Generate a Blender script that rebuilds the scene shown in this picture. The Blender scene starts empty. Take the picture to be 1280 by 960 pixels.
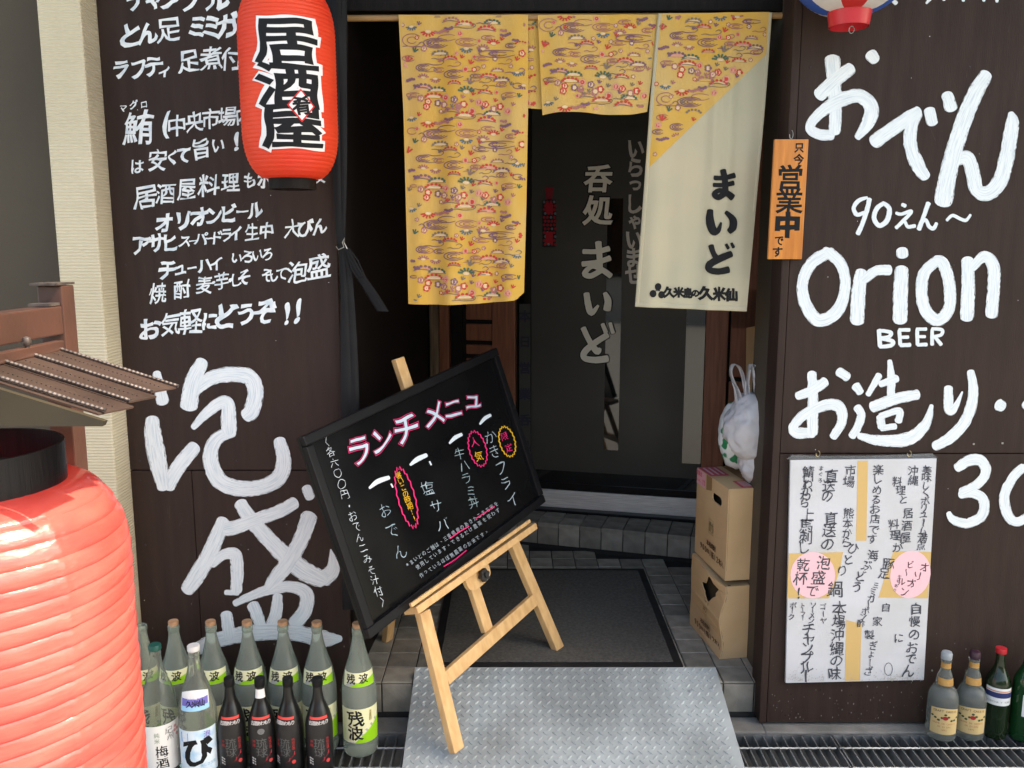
import bpy, bmesh, math, random
from mathutils import Vector, Matrix, noise
random.seed(7)
R = math.radians
scene = bpy.context.scene
C = scene.collection

# ------------------------------------------------------------------ camera
F = 1065.0                     # focal length in photograph pixels (1280 wide)
TH = R(9.1); SN, CS = math.sin(TH), math.cos(TH)
EYE = Vector((0, 0, 1.5))
cam_d = bpy.data.cameras.new('camera'); cam = bpy.data.objects.new('camera', cam_d); C.objects.link(cam)
cam.location = EYE; cam.rotation_euler = (R(90 - 9.1), 0, 0)
cam_d.sensor_width = 36; cam_d.lens = F / 1280 * 36; cam_d.clip_end = 500; cam_d.clip_start = 0.05
scene.camera = cam
# ------------------------------------------------------------------ sky, sun, exposure
SUN = Vector((0.60, -0.13, 0.79)).normalized()        # towards the sun
w = bpy.data.worlds.new('World'); scene.world = w; w.use_nodes = True
wn = w.node_tree.nodes; wl = w.node_tree.links
sky = wn.new('ShaderNodeTexSky'); sky.sky_type = 'NISHITA'; sky.sun_disc = False
sky.sun_elevation = math.asin(SUN.z); sky.sun_rotation = math.atan2(SUN.x, SUN.y)
sky.air_density = 1.0; sky.dust_density = 2.5; sky.ozone_density = 0.6
bg = wn['Background']; bg.inputs['Strength'].default_value = 0.15
wl.new(sky.outputs['Color'], bg.inputs['Color'])
sd = bpy.data.lights.new('sun', 'SUN'); sun = bpy.data.objects.new('sun', sd); C.objects.link(sun)
sd.energy = 2.6; sd.angle = R(0.5); sd.color = (1, 0.94, 0.85)
sun.rotation_euler = SUN.to_track_quat('Z', 'Y').to_euler(); sun.location = (3, 0, 6)
scene.view_settings.view_transform = 'Standard'; scene.view_settings.look = 'None'
scene.view_settings.exposure = 2.05; scene.view_settings.gamma = 1.0
scene.view_settings.use_white_balance = True; scene.view_settings.white_balance_temperature = 7500; scene.view_settings.white_balance_tint = 7
scene.cycles.use_denoising = True
scene.cycles.max_bounces = 8; scene.cycles.diffuse_bounces = 4; scene.cycles.transmission_bounces = 8
scene.cycles.transparent_max_bounces = 12

# ------------------------------------------------------------------ where a point of a plane lies
def ray(px, py):
    a = (px - 640) / F; b = (480 - py) / F
    return Vector((a, CS + b * SN, -SN + b * CS))
def atY(px, py, Y): r = ray(px, py); return EYE + r * (Y / r.y)
def atZ(px, py, z): r = ray(px, py); return EYE + r * ((z - 1.5) / r.z)
def onplane(px, py, O, n): r = ray(px, py); return EYE + r * (((O - EYE) @ n) / (r @ n))

# ------------------------------------------------------------------ materials
MATS = {}
def mat(name, col, rough=0.6, col2=None, scale=8, bump=0.0, bscale=60, stretch=(1, 1, 1), metal=0.0, trans=0.0,
        rnd=0.0, transl=None, coat=0.0, detail=6, lo=0.35, hi=0.65, ior=1.45, rough2=None, spec=None):
    m = bpy.data.materials.new(name); m.use_nodes = True; MATS[name] = m
    N = m.node_tree.nodes; L = m.node_tree.links
    p = N['Principled BSDF']
    p.inputs['Roughness'].default_value = rough; p.inputs['Metallic'].default_value = metal
    p.inputs['Transmission Weight'].default_value = trans; p.inputs['IOR'].default_value = ior
    p.inputs['Coat Weight'].default_value = coat
    if spec is not None: p.inputs['Specular IOR Level'].default_value = spec
    tc = N.new('ShaderNodeTexCoord'); mp = N.new('ShaderNodeMapping'); mp.inputs['Scale'].default_value = stretch
    L.new(tc.outputs['Object'], mp.inputs['Vector'])
    c = None
    nz = N.new('ShaderNodeTexNoise'); nz.inputs['Scale'].default_value = scale; nz.inputs['Detail'].default_value = detail
    L.new(mp.outputs['Vector'], nz.inputs['Vector'])
    mr = N.new('ShaderNodeMapRange'); mr.inputs['From Min'].default_value = lo; mr.inputs['From Max'].default_value = hi
    L.new(nz.outputs['Fac'], mr.inputs['Value'])
    mx = N.new('ShaderNodeMix'); mx.data_type = 'RGBA'
    c2 = col2 or tuple(x * 0.8 for x in col)
    mx.inputs['A'].default_value = (*col, 1); mx.inputs['B'].default_value = (*c2, 1)
    L.new(mr.outputs['Result'], mx.inputs['Factor']); c = mx.outputs['Result']
    if rough2 is not None:
        r2 = N.new('ShaderNodeMapRange'); r2.inputs['To Min'].default_value = rough; r2.inputs['To Max'].default_value = rough2
        L.new(nz.outputs['Fac'], r2.inputs['Value']); L.new(r2.outputs['Result'], p.inputs['Roughness'])
    if rnd:
        oi = N.new('ShaderNodeObjectInfo'); h = N.new('ShaderNodeHueSaturation')
        mr2 = N.new('ShaderNodeMapRange'); mr2.inputs['To Min'].default_value = 1 - rnd; mr2.inputs['To Max'].default_value = 1 + rnd
        L.new(oi.outputs['Random'], mr2.inputs['Value']); L.new(mr2.outputs['Result'], h.inputs['Value']); L.new(c, h.inputs['Color']); c = h.outputs['Color']
    L.new(c, p.inputs['Base Color'])
    if bump:
        n2 = N.new('ShaderNodeTexNoise'); n2.inputs['Scale'].default_value = bscale; n2.inputs['Detail'].default_value = 5
        L.new(mp.outputs['Vector'], n2.inputs['Vector'])
        b = N.new('ShaderNodeBump'); b.inputs['Strength'].default_value = bump; b.inputs['Distance'].default_value = 0.004
        L.new(n2.outputs['Fac'], b.inputs['Height']); L.new(b.outputs['Normal'], p.inputs['Normal'])
    if transl:
        t = N.new('ShaderNodeBsdfTranslucent'); t.inputs['Color'].default_value = (*transl[1], 1)
        s = N.new('ShaderNodeMixShader'); s.inputs['Fac'].default_value = transl[0]
        L.new(p.outputs[0], s.inputs[1]); L.new(t.outputs[0], s.inputs[2]); L.new(s.outputs[0], N['Material Output'].inputs['Surface'])
    return m

BROWN = (0.036, 0.0215, 0.0165)
mat('panel_brown', BROWN, 0.5, (0.029, 0.0175, 0.0138), 4, 0.15, 40, (9, 3, 1.0), rough2=0.7, spec=0.2)
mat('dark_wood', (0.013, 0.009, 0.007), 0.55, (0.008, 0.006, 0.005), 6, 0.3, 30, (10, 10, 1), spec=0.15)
mat('red_wood', (0.30, 0.105, 0.05), 0.42, (0.19, 0.062, 0.03), 5, 0.15, 40, (14, 14, 1))
mat('pale_wood_trim', (0.22, 0.14, 0.075), 0.5, (0.08, 0.045, 0.025), 5, 0.1, 40, (12, 12, 1))
mat('pine', (0.70, 0.45, 0.21), 0.42, (0.52, 0.29, 0.115), 7, 0.12, 40, (7, 7, 1.6), lo=0.3, hi=0.75)
mat('beige', (0.56, 0.49, 0.345), 0.85, (0.50, 0.435, 0.30), 3, 0.2, 160)
mat('olive_wall', (0.075, 0.058, 0.038), 0.8, (0.062, 0.048, 0.032), 2, 0.1, 90)
mat('tile', (0.34, 0.305, 0.245), 0.6, (0.22, 0.198, 0.16), 14, 0.35, 90, rnd=0.25, rough2=0.75)
mat('grout', (0.022, 0.021, 0.019), 0.9, None, 20, 0.4, 120)
mat('concrete', (0.22, 0.21, 0.19), 0.85, (0.12, 0.115, 0.105), 9, 0.5, 120)
mat('asphalt', (0.30, 0.295, 0.28), 0.9, (0.26, 0.255, 0.24), 30, 0.6, 150)
mat('steel_plate', (0.42, 0.455, 0.45), 0.5, (0.25, 0.27, 0.265), 4, 0.1, 60, metal=0.2, rough2=0.65, detail=10)
mat('stud_steel', (0.50, 0.54, 0.535), 0.4, (0.32, 0.345, 0.34), 4, 0.05, 60, metal=0.15, detail=10)
mat('galvanised', (0.36, 0.37, 0.37), 0.45, (0.16, 0.17, 0.17), 14, 0.1, 60, metal=0.7)
mat('black', (0.008, 0.008, 0.009), 0.4, (0.014, 0.012, 0.012), 6, 0.2, 20, (14, 14, 1), spec=0.25)
mat('rubber', (0.012, 0.011, 0.011), 0.6, (0.02, 0.019, 0.018), 20, 0.2, 90)
mat('mat_pile', (0.115, 0.105, 0.088), 0.95, (0.065, 0.060, 0.050), 90, 0.9, 260, lo=0.3, hi=0.7, detail=4)
mat('board_black', (0.004, 0.004, 0.0045), 0.10, (0.007, 0.007, 0.007), 4, 0.0, rough2=0.2, spec=0.12)
mat('frame_black', (0.010, 0.010, 0.011), 0.35, None, 9, spec=0.15)
mat('brushed_steel', (0.85, 0.83, 0.80), 0.5, (0.6, 0.59, 0.56), 6, 0.05, 30, (2, 2, 60), metal=0.5)
mat('film', (0.048, 0.047, 0.039), 0.3, (0.040, 0.039, 0.033), 3, spec=0.35, rough2=0.6, detail=9)
mat('dark_glass', (0.010, 0.011, 0.011), 0.03, None, 3, spec=0.9)
mat('cardboard', (0.66, 0.44, 0.23), 0.8, (0.58, 0.37, 0.18), 5, 0.15, 200, (1, 1, 1))
mat('cardboard_shade', (0.06, 0.04, 0.02), 0.9)
mat('tape', (0.42, 0.25, 0.11), 0.25, None, 5, coat=0.4)
mat('white_cloth', (0.56, 0.49, 0.34), 0.9, (0.49, 0.455, 0.32), 4, 0.25, 350, transl=(0.2, (0.45, 0.41, 0.32)))
mat('yellow_cloth', (0.70, 0.41, 0.075), 0.9, (0.66, 0.45, 0.17), 4.0, 0.25, 350, transl=(0.2, (0.7, 0.42, 0.10)), lo=0.42, hi=0.66)
mat('lantern_red', (0.90, 0.085, 0.028), 0.5, (0.80, 0.055, 0.024), 6, 0.1, 40, transl=(0.3, (0.95, 0.08, 0.03)))
mat('lantern_white', (0.75, 0.74, 0.70), 0.5, None, 6, transl=(0.3, (0.8, 0.78, 0.72)))
mat('lantern_blue', (0.03, 0.10, 0.42), 0.5, None, 6, transl=(0.3, (0.03, 0.12, 0.5)))
mat('lantern_stripe_red', (0.62, 0.03, 0.03), 0.5, None, 6, transl=(0.3, (0.7, 0.04, 0.03)))
mat('vinyl_red', (0.70, 0.15, 0.12), 0.2, (0.62, 0.085, 0.07), 5, 0.6, 22, (1, 1, 3.5), transl=(0.35, (0.92, 0.10, 0.08)), rough2=0.4, coat=0.7)
mat('steel_brown', (0.075, 0.034, 0.025), 0.32, (0.050, 0.024, 0.018), 5, 0.15, 60, rough2=0.5, coat=0.2)
mat('roof_copper', (0.080, 0.050, 0.040), 0.4, (0.045, 0.028, 0.022), 7, 0.25, 50, metal=0.35, rough2=0.5)
mat('gable_olive', (0.040, 0.031, 0.018), 0.55, (0.030, 0.023, 0.013), 8)
mat('rod_steel', (0.13, 0.105, 0.095), 0.42, (0.06, 0.045, 0.04), 40, metal=0.5)
mat('frosted_glass', (0.66, 0.73, 0.64), 0.22, (0.56, 0.64, 0.54), 8, trans=0.8, ior=1.3)
mat('frosted_glass_pale', (0.70, 0.74, 0.68), 0.16, (0.58, 0.62, 0.56), 8, trans=0.88, ior=1.3)
mat('clear_glass', (0.80, 0.84, 0.78), 0.03, (0.78, 0.82, 0.76), 8, trans=0.95, ior=1.3)
mat('black_glass', (0.008, 0.008, 0.008), 0.3, None, 8, 0.0)
mat('green_glass', (0.012, 0.07, 0.02), 0.05, None, 8, trans=0.4)
mat('dark_green_glass', (0.01, 0.02, 0.008), 0.05, None, 8)
mat('cork', (0.44, 0.25, 0.13), 0.8, (0.30, 0.16, 0.08), 60, 0.5, 200)
mat('cap_green', (0.01, 0.09, 0.07), 0.35); mat('cap_white', (0.7, 0.68, 0.66), 0.4); mat('cap_grey', (0.35, 0.38, 0.40), 0.4)
mat('cap_purple', (0.05, 0.02, 0.035), 0.4); mat('cap_red', (0.6, 0.03, 0.04), 0.35)
mat('label_cream', (0.76, 0.74, 0.45), 0.55, (0.72, 0.70, 0.42), 5)
mat('label_white', (0.72, 0.72, 0.70), 0.5, (0.68, 0.68, 0.66), 5)
mat('label_blue', (0.62, 0.72, 0.80), 0.5, (0.22, 0.48, 0.72), 22, lo=0.5, hi=0.75)
mat('label_black', (0.012, 0.011, 0.012), 0.4)
mat('label_gold', (0.62, 0.45, 0.20), 0.5, (0.56, 0.40, 0.18), 5)
mat('label_orange', (0.45, 0.25, 0.07), 0.4, (0.36, 0.19, 0.05), 60)
mat('poster_paper', (0.56, 0.565, 0.59), 0.3, (0.49, 0.49, 0.49), 5, 0.6, 9, coat=0.4, detail=9)
mat('plaque_wood', (0.60, 0.22, 0.035), 0.4, (0.46, 0.15, 0.02), 5, 0.1, 40, (14, 14, 1.5), coat=0.3)
mat('plastic_white', (0.84, 0.82, 0.82), 0.18, (0.74, 0.72, 0.73), 12, 0.9, 22, transl=(0.3, (0.8, 0.78, 0.78)), lo=0.4, hi=0.6)
mat('plastic_green', (0.7, 0.72, 0.7), 0.3, (0.02, 0.22, 0.09), 22, 0.4, 40, lo=0.49, hi=0.52, detail=1)
mat('black_cloth', (0.006, 0.006, 0.007), 0.6, (0.010, 0.010, 0.011), 8, 0.2, 60, spec=0.2)
mat('bamboo', (0.34, 0.20, 0.08), 0.4, (0.26, 0.14, 0.05), 6, 0.05, 40, (1, 8, 8))
mat('brass_wire', (0.45, 0.36, 0.2), 0.3, metal=0.9)
mat('wire_grey', (0.35, 0.35, 0.33), 0.35, metal=0.8)
mat('facade_grey', (0.45, 0.42, 0.37), 0.85, (0.40, 0.38, 0.34), 1.5, 0.2, 60)
mat('window_glass', (0.03, 0.035, 0.04), 0.05, None, 3)
mat('pit', (0.012, 0.012, 0.011), 0.9)
mat('film_clear', (0.6, 0.62, 0.62), 0.15, None, 10, 0.5, 40, trans=0.85, ior=1.1)

# grooved beige tile: fine horizontal grooves as relief
def grooves():
    m = MATS['beige']; N = m.node_tree.nodes; L = m.node_tree.links
    tc = N.new('ShaderNodeTexCoord'); wv = N.new('ShaderNodeTexWave'); wv.bands_direction = 'Z'; wv.inputs['Scale'].default_value = 36
    wv.inputs['Distortion'].default_value = 0.6; wv.inputs['Detail'].default_value = 3; wv.inputs['Detail Scale'].default_value = 3
    L.new(tc.outputs['Object'], wv.inputs['Vector'])
    b = N.new('ShaderNodeBump'); b.inputs['Strength'].default_value = 0.55; b.inputs['Distance'].default_value = 0.003
    L.new(wv.outputs['Fac'], b.inputs['Height']); L.new(b.outputs['Normal'], N['Principled BSDF'].inputs['Normal'])
grooves()
# printing ink: colour carried by the mesh
def ink_mat(name, rough, transl=0):
    m = bpy.data.materials.new(name); m.use_nodes = True; MATS[name] = m
    N = m.node_tree.nodes; L = m.node_tree.links
    a = N.new('ShaderNodeVertexColor'); a.layer_name = 'ink'
    N['Principled BSDF'].inputs['Roughness'].default_value = rough; N['Principled BSDF'].inputs['Specular IOR Level'].default_value = 0.12
    L.new(a.outputs['Color'], N['Principled BSDF'].inputs['Base Color'])
ink_mat('ink', 0.6); ink_mat('ink_gloss', 0.3)
# brushed white paint with dry bristle gaps (u along the stroke in metres, v across -1..1)
def brush_mat():
    m = bpy.data.materials.new('brush_paint'); m.use_nodes = True; MATS['brush_paint'] = m
    N = m.node_tree.nodes; L = m.node_tree.links; p = N['Principled BSDF']; p.inputs['Roughness'].default_value = 0.45
    uv = N.new('ShaderNodeUVMap'); uv.uv_map = 'stroke'
    sep = N.new('ShaderNodeSeparateXYZ'); L.new(uv.outputs[0], sep.inputs[0])
    mp = N.new('ShaderNodeMapping'); mp.inputs['Scale'].default_value = (14, 9, 1); L.new(uv.outputs[0], mp.inputs['Vector'])
    nz = N.new('ShaderNodeTexNoise'); nz.inputs['Scale'].default_value = 1.0; nz.inputs['Detail'].default_value = 5; nz.inputs['Roughness'].default_value = 0.65
    L.new(mp.outputs[0], nz.inputs['Vector'])
    mx = N.new('ShaderNodeMix'); mx.data_type = 'RGBA'; mx.inputs['A'].default_value = (0.44, 0.52, 0.57, 1); mx.inputs['B'].default_value = (0.72, 0.75, 0.745, 1)
    mr = N.new('ShaderNodeMapRange'); mr.inputs['From Min'].default_value = 0.32; mr.inputs['From Max'].default_value = 0.55
    L.new(nz.outputs['Fac'], mr.inputs['Value']); L.new(mr.outputs[0], mx.inputs['Factor']); L.new(mx.outputs['Result'], p.inputs['Base Color'])
    ab = N.new('ShaderNodeMath'); ab.operation = 'ABSOLUTE'; L.new(sep.outputs['Y'], ab.inputs[0])
    pw = N.new('ShaderNodeMath'); pw.operation = 'POWER'; pw.inputs[1].default_value = 5; L.new(ab.outputs[0], pw.inputs[0])
    mp2 = N.new('ShaderNodeMapping'); mp2.inputs['Scale'].default_value = (55, 16, 1); L.new(uv.outputs[0], mp2.inputs['Vector'])
    n2 = N.new('ShaderNodeTexNoise'); n2.inputs['Scale'].default_value = 1.0; n2.inputs['Detail'].default_value = 4; n2.inputs['Roughness'].default_value = 0.7
    L.new(mp2.outputs[0], n2.inputs['Vector'])
    ml = N.new('ShaderNodeMath'); ml.operation = 'MULTIPLY'; ml.inputs[1].default_value = 0.26; L.new(pw.outputs[0], ml.inputs[0])
    ad = N.new('ShaderNodeMath'); ad.operation = 'ADD'; L.new(n2.outputs['Fac'], ad.inputs[0]); L.new(ml.outputs[0], ad.inputs[1])
    gt = N.new('ShaderNodeMath'); gt.operation = 'GREATER_THAN'; gt.inputs[1].default_value = 0.69; L.new(ad.outputs[0], gt.inputs[0])
    tr = N.new('ShaderNodeBsdfTransparent'); ms = N.new('ShaderNodeMixShader')
    L.new(gt.outputs[0], ms.inputs['Fac']); L.new(p.outputs[0], ms.inputs[1]); L.new(tr.outputs[0], ms.inputs[2])
    L.new(ms.outputs[0], N['Material Output'].inputs['Surface'])
brush_mat()
mat('paint_white', (0.74, 0.77, 0.765), 0.45, (0.50, 0.58, 0.63), 30, lo=0.45, hi=0.7)

# ------------------------------------------------------------------ object helpers
BASE = {}
def tag(o, label=None, cat=None, group=None, kind=None):
    if label: o['label'] = label
    if cat: o['category'] = cat
    if group: o['group'] = group
    if kind: o['kind'] = kind
    return o
def thing(name, base, label, cat, group=None):
    o = bpy.data.objects.new(name, None); C.objects.link(o); o.location = base; o.empty_display_size = 0.05
    BASE[o.name] = Vector(base); return tag(o, label, cat, group)
def copy_tree(o, parent=None):
    c = o.copy(); C.objects.link(c)
    if parent: c.parent = parent
    for ch in list(o.children): copy_tree(ch, c)
    return c
class MB:
    def __init__(s): s.v = []; s.f = []; s.c = None; s.uv = None
    def add(s, vs, fs, col=None, uv=None):
        n = len(s.v); s.v += [Vector(v) for v in vs]; s.f += [tuple(i + n for i in f) for f in fs]
        if col is not None or s.c is not None:
            if s.c is None: s.c = [(1, 1, 1)] * n
            s.c += [col or (1, 1, 1)] * len(vs)
        if uv is not None:
            if s.uv is None: s.uv = [(0, 0)] * n
            s.uv += uv
        return s
    def obox(s, c, ax, h):
        c = Vector(c); vs = []
        for i in (-1, 1):
            for j in (-1, 1):
                for k in (-1, 1): vs.append(c + ax[0] * h[0] * i + ax[1] * h[1] * j + ax[2] * h[2] * k)
        fs = [(0, 1, 3, 2), (4, 6, 7, 5), (0, 4, 5, 1), (2, 3, 7, 6), (0, 2, 6, 4), (1, 5, 7, 3)]
        if ax[0].cross(ax[1]).dot(ax[2]) < 0: fs = [f[::-1] for f in fs]
        return s.add(vs, fs)
    def box(s, x0, x1, y0, y1, z0, z1):
        return s.obox(((x0 + x1) / 2, (y0 + y1) / 2, (z0 + z1) / 2), (Vector((1, 0, 0)), Vector((0, 1, 0)), Vector((0, 0, 1))), ((x1 - x0) / 2, (y1 - y0) / 2, (z1 - z0) / 2))
    def bar(s, a, b, w, wd, t):
        a = Vector(a); b = Vector(b); d = (b - a); l = d.length; d.normalize()
        wd = Vector(wd); wd = (wd - d * wd.dot(d)).normalized(); td = d.cross(wd)
        return s.obox((a + b) / 2, (d, wd, td), (l / 2, w / 2, t / 2))
    def prism(s, pts, off):                     # closed polygon pushed along off
        n = len(pts); off = Vector(off); vs = [Vector(p) for p in pts] + [Vector(p) + off for p in pts]
        fs = [tuple(range(n)), tuple(range(2 * n - 1, n - 1, -1))] + [(i, i + n, (i + 1) % n + n, (i + 1) % n) for i in range(n)]
        return s.add(vs, fs)
    def tube(s, pts, r, n=8, closed=False):
        pts = [Vector(p) for p in pts]; m = len(pts); base = []; vs = []
        rr = r if isinstance(r, (list, tuple)) else [r] * m
        up = Vector((0.13, 0.31, 0.94)); prev = None
        for i, p in enumerate(pts):
            if closed: d = pts[(i + 1) % m] - pts[i - 1]
            else: d = pts[min(i + 1, m - 1)] - pts[max(i - 1, 0)]
            d.normalize()
            if prev is None: a = d.cross(up).normalized()
            else: a = (prev - d * prev.dot(d)).normalized()
            prev = a; b = d.cross(a)
            for k in range(n): t = 2 * math.pi * k / n; vs.append(p + (a * math.cos(t) + b * math.sin(t)) * rr[i])
        fs = []
        for i in range(m if closed else m - 1):
            for k in range(n): j = (i + 1) % m; fs.append((i * n + k, i * n + (k + 1) % n, j * n + (k + 1) % n, j * n + k))
        if not closed: fs += [tuple(range(n))[::-1], tuple(range((m - 1) * n, m * n))]
        return s.add(vs, fs)
    def lathe(s, prof, n=32, c=(0, 0, 0), a0=0, a1=2 * math.pi, cap=True):
        c = Vector(c); full = abs(a1 - a0 - 2 * math.pi) < 1e-6; cols = n if full else n + 1; vs = []
        for r, z in prof:
            for k in range(cols): t = a0 + (a1 - a0) * k / n; vs.append(c + Vector((r * math.cos(t), r * math.sin(t), z)))
        fs = []
        for i in range(len(prof) - 1):
            for k in range(n):
                k2 = (k + 1) % cols; fs.append((i * cols + k, i * cols + k2, (i + 1) * cols + k2, (i + 1) * cols + k))
        if cap and full: fs += [tuple(range(cols))[::-1], tuple(range((len(prof) - 1) * cols, len(prof) * cols))]
        return s.add(vs, fs)
    def build(s, name, m, parent=None, smooth=False, bevel=0.0, base=None, seg=2):
        b = Vector((0, 0, 0))
        p = parent
        while p is not None and p.parent is not None: p = p.parent
        if p is not None: b = BASE.get(p.name, Vector((0, 0, 0)))
        elif base is not None: b = Vector(base)
        me = bpy.data.meshes.new(name); me.from_pydata([v - b for v in s.v], [], s.f); me.materials.append(MATS[m])
        if s.c is not None:
            at = me.color_attributes.new('ink', 'FLOAT_COLOR', 'POINT')
            for i, c in enumerate(s.c): at.data[i].color = (*c, 1)
        if s.uv is not None:
            ul = me.uv_layers.new(name='stroke')
            for lp in me.loops: ul.data[lp.index].uv = s.uv[lp.vertex_index]
        if bevel:
            bm = bmesh.new(); bm.from_mesh(me)
            bmesh.ops.bevel(bm, geom=bm.edges[:], offset=bevel, segments=seg, affect='EDGES', profile=0.6, clamp_overlap=True)
            bm.to_mesh(me); bm.free()
        me.validate()
        if smooth:
            me.polygons.foreach_set('use_smooth', [True] * len(me.polygons))
            try: me.set_sharp_from_angle(angle=R(38))
            except Exception: pass
        o = bpy.data.objects.new(name, me); C.objects.link(o)
        if parent is not None: o.parent = parent
        elif base is not None: o.location = base; BASE[o.name] = Vector(base)
        return o

# ------------------------------------------------------------------ lettering
_gc = {}
def glyph(ch, off=0.0, grid=0):
    k = (ch, off, grid)
    if k in _gc: return _gc[k]
    cu = bpy.data.curves.new('g', 'FONT'); cu.body = ch; cu.resolution_u = 3
    if off > 0: cu.bevel_depth = off; cu.bevel_resolution = 1
    else: cu.offset = off
    o = bpy.data.objects.new('g', cu); C.objects.link(o)
    dg = bpy.context.evaluated_depsgraph_get(); dg.update()
    me = bpy.data.meshes.new_from_object(o.evaluated_get(dg), depsgraph=dg)
    C.objects.unlink(o); bpy.data.objects.remove(o); bpy.data.curves.remove(cu)
    if not me.vertices: _gc[k] = ([], []); return _gc[k]
    if off > 0:
        bm = bmesh.new(); bm.from_mesh(me); bmesh.ops.delete(bm, geom=[v for v in bm.verts if v.co.z < -1e-5], context='VERTS'); bm.to_mesh(me); bm.free()
    xs = [v.co.x for v in me.vertices]; ys = [v.co.y for v in me.vertices]
    cx = (min(xs) + max(xs)) / 2; cy = (min(ys) + max(ys)) / 2
    if grid:
        bm = bmesh.new(); bm.from_mesh(me)
        for ax, lo, hi in ((0, min(xs), max(xs)), (1, min(ys), max(ys))):
            t = lo + grid * 0.5
            while t < hi:
                pc = [0, 0, 0]; pn = [0, 0, 0]; pc[ax] = t; pn[ax] = 1
                bmesh.ops.bisect_plane(bm, geom=bm.verts[:] + bm.edges[:] + bm.faces[:], plane_co=pc, plane_no=pn); t += grid
        bm.to_mesh(me); bm.free()
    vs = [((v.co.x - cx), (v.co.y - cy), (v.co.z / off if off > 0 else 0)) for v in me.vertices]; fs = [tuple(p.vertices) for p in me.polygons]
    bpy.data.meshes.remove(me); _gc[k] = (vs, fs); return _gc[k]
def put(mb, ch, x, y, size, mp, off=0.0, rot=0.0, sx=1.0, shear=0.0, wob=0.0, col=None, lift=0.0, grid=0, flip=-1, sy=1.0):
    """one character centred at (x,y) of mapper mp; flip=-1: y runs downwards (photograph coordinates)"""
    vs, fs = glyph(ch, off, grid); r = R(rot); sd_ = random.random() * 100; out = []
    for a, b, zz in vs:
        if wob:
            a += wob * (noise.noise(Vector((a * 2.3 + sd_, b * 2.3, 0)))); b += wob * (noise.noise(Vector((a * 2.3, b * 2.3 + sd_, 5))))
        a = a * sx + shear * b; b *= sy
        u = (a * math.cos(r) - b * math.sin(r)) * size; v = (a * math.sin(r) + b * math.cos(r)) * size
        out.append(mp(x + u, y + flip * v, lift + zz * 0.00025))
    if flip == -1: pass
    mb.add(out, fs, col)
def line(mb, text, x0, y0, x1, y1, size, mp, jit=0.0, **k):
    n = len(text)
    for i, ch in enumerate(text):
        if ch == ' ': continue
        t = i / max(n - 1, 1); x = x0 + (x1 - x0) * t; y = y0 + (y1 - y0) * t
        kk = dict(k); c = ch
        if abs(y1 - y0) > abs(x1 - x0):
            if ch == 'ー': kk['rot'] = k.get('rot', 0) - 90
            if ch in '、。': x += size * 0.25; y -= size * 0.25
        put(mb, c, x + random.uniform(-jit, jit) * size, y + random.uniform(-jit, jit) * size, size * random.uniform(1 - jit, 1 + jit), mp,
            **{**kk, 'rot': kk.get('rot', 0) + random.uniform(-jit, jit) * 40})
def catmull(P, n=8):
    out = []
    for i in range(len(P) - 1):
        p0 = P[max(i - 1, 0)]; p1 = P[i]; p2 = P[i + 1]; p3 = P[min(i + 2, len(P) - 1)]
        for k in range(n):
            t = k / n
            out.append([0.5 * (2 * b + (c - a) * t + (2 * a - 5 * b + 4 * c - d) * t * t + (3 * b - a - 3 * c + d) * t ** 3) for a, b, c, d in zip(p0, p1, p2, p3)])
    out.append(list(P[-1])); return out
_lift = [0.0006]
def stroke(mb, P, mp, rough=0.05, n=8, col=None, cap=True, dl=0.00025, across=4, uvscale=0.0024, round_=0.6):
    """a brush stroke: points (x, y, width) in mapper units"""
    if len(P) == 1: P = [(P[0][0], P[0][1] - P[0][2] * 0.12, P[0][2]), (P[0][0], P[0][1] + P[0][2] * 0.12, P[0][2])]
    Q = catmull(P, n); L0 = _lift[0]; _lift[0] += 0.00006
    if _lift[0] > 0.0016: _lift[0] = 0.0006
    if cap:
        def ext(a, b):
            dx, dy = a[0] - b[0], a[1] - b[1]; l = math.hypot(dx, dy) or 1; dx /= l; dy /= l; w_ = a[2] / 2
            return [[a[0] + dx * w_ * s_ * round_, a[1] + dy * w_ * s_ * round_, a[2] * math.sqrt(max(0.03, 1 - s_ * s_))] for s_ in (0.45, 0.8, 0.98)]
        Q = ext(Q[0], Q[1])[::-1] + Q + ext(Q[-1], Q[-2])
    vs = []; uvs = []; s_ = 0; m = len(Q); sd_ = random.random() * 50
    for i, (x, y, wd) in enumerate(Q):
        a = Q[max(i - 1, 0)]; b = Q[min(i + 1, m - 1)]; dx, dy = b[0] - a[0], b[1] - a[1]; l = math.hypot(dx, dy) or 1; nx, ny = -dy / l, dx / l
        if i: s_ += math.hypot(x - Q[i - 1][0], y - Q[i - 1][1])
        for k in range(across + 1):
            v = -1 + 2 * k / across
            e = 1 + rough * (noise.noise(Vector((s_ * 0.35 / max(wd, 3) * 6, v * 3, sd_))) * 1.3) if abs(v) > 0.9 else 1
            vs.append(mp(x + nx * wd / 2 * v * e, y + ny * wd / 2 * v * e, L0 + dl * i / m)); uvs.append((s_ * uvscale + sd_, v))
    c = across + 1; fs = [(i * c + k, i * c + k + 1, (i + 1) * c + k + 1, (i + 1) * c + k) for i in range(m - 1) for k in range(across)]
    mb.add(vs, fs, col, uvs if col is None else None)
def poly(mb, pts, mp, col, lift=0.0008):
    mb.add([mp(x, y, lift) for x, y in pts], [tuple(range(len(pts)))], col)
def ell(cx, cy, rx, ry, n=24, rot=0, jag=0):
    o = []
    for i in range(n):
        t = 2 * math.pi * i / n; k = 1 + (jag if i % 2 else 0); x = rx * k * math.cos(t); y = ry * k * math.sin(t)
        o.append((cx + x * math.cos(rot) - y * math.sin(rot), cy + x * math.sin(rot) + y * math.cos(rot)))
    return o
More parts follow.
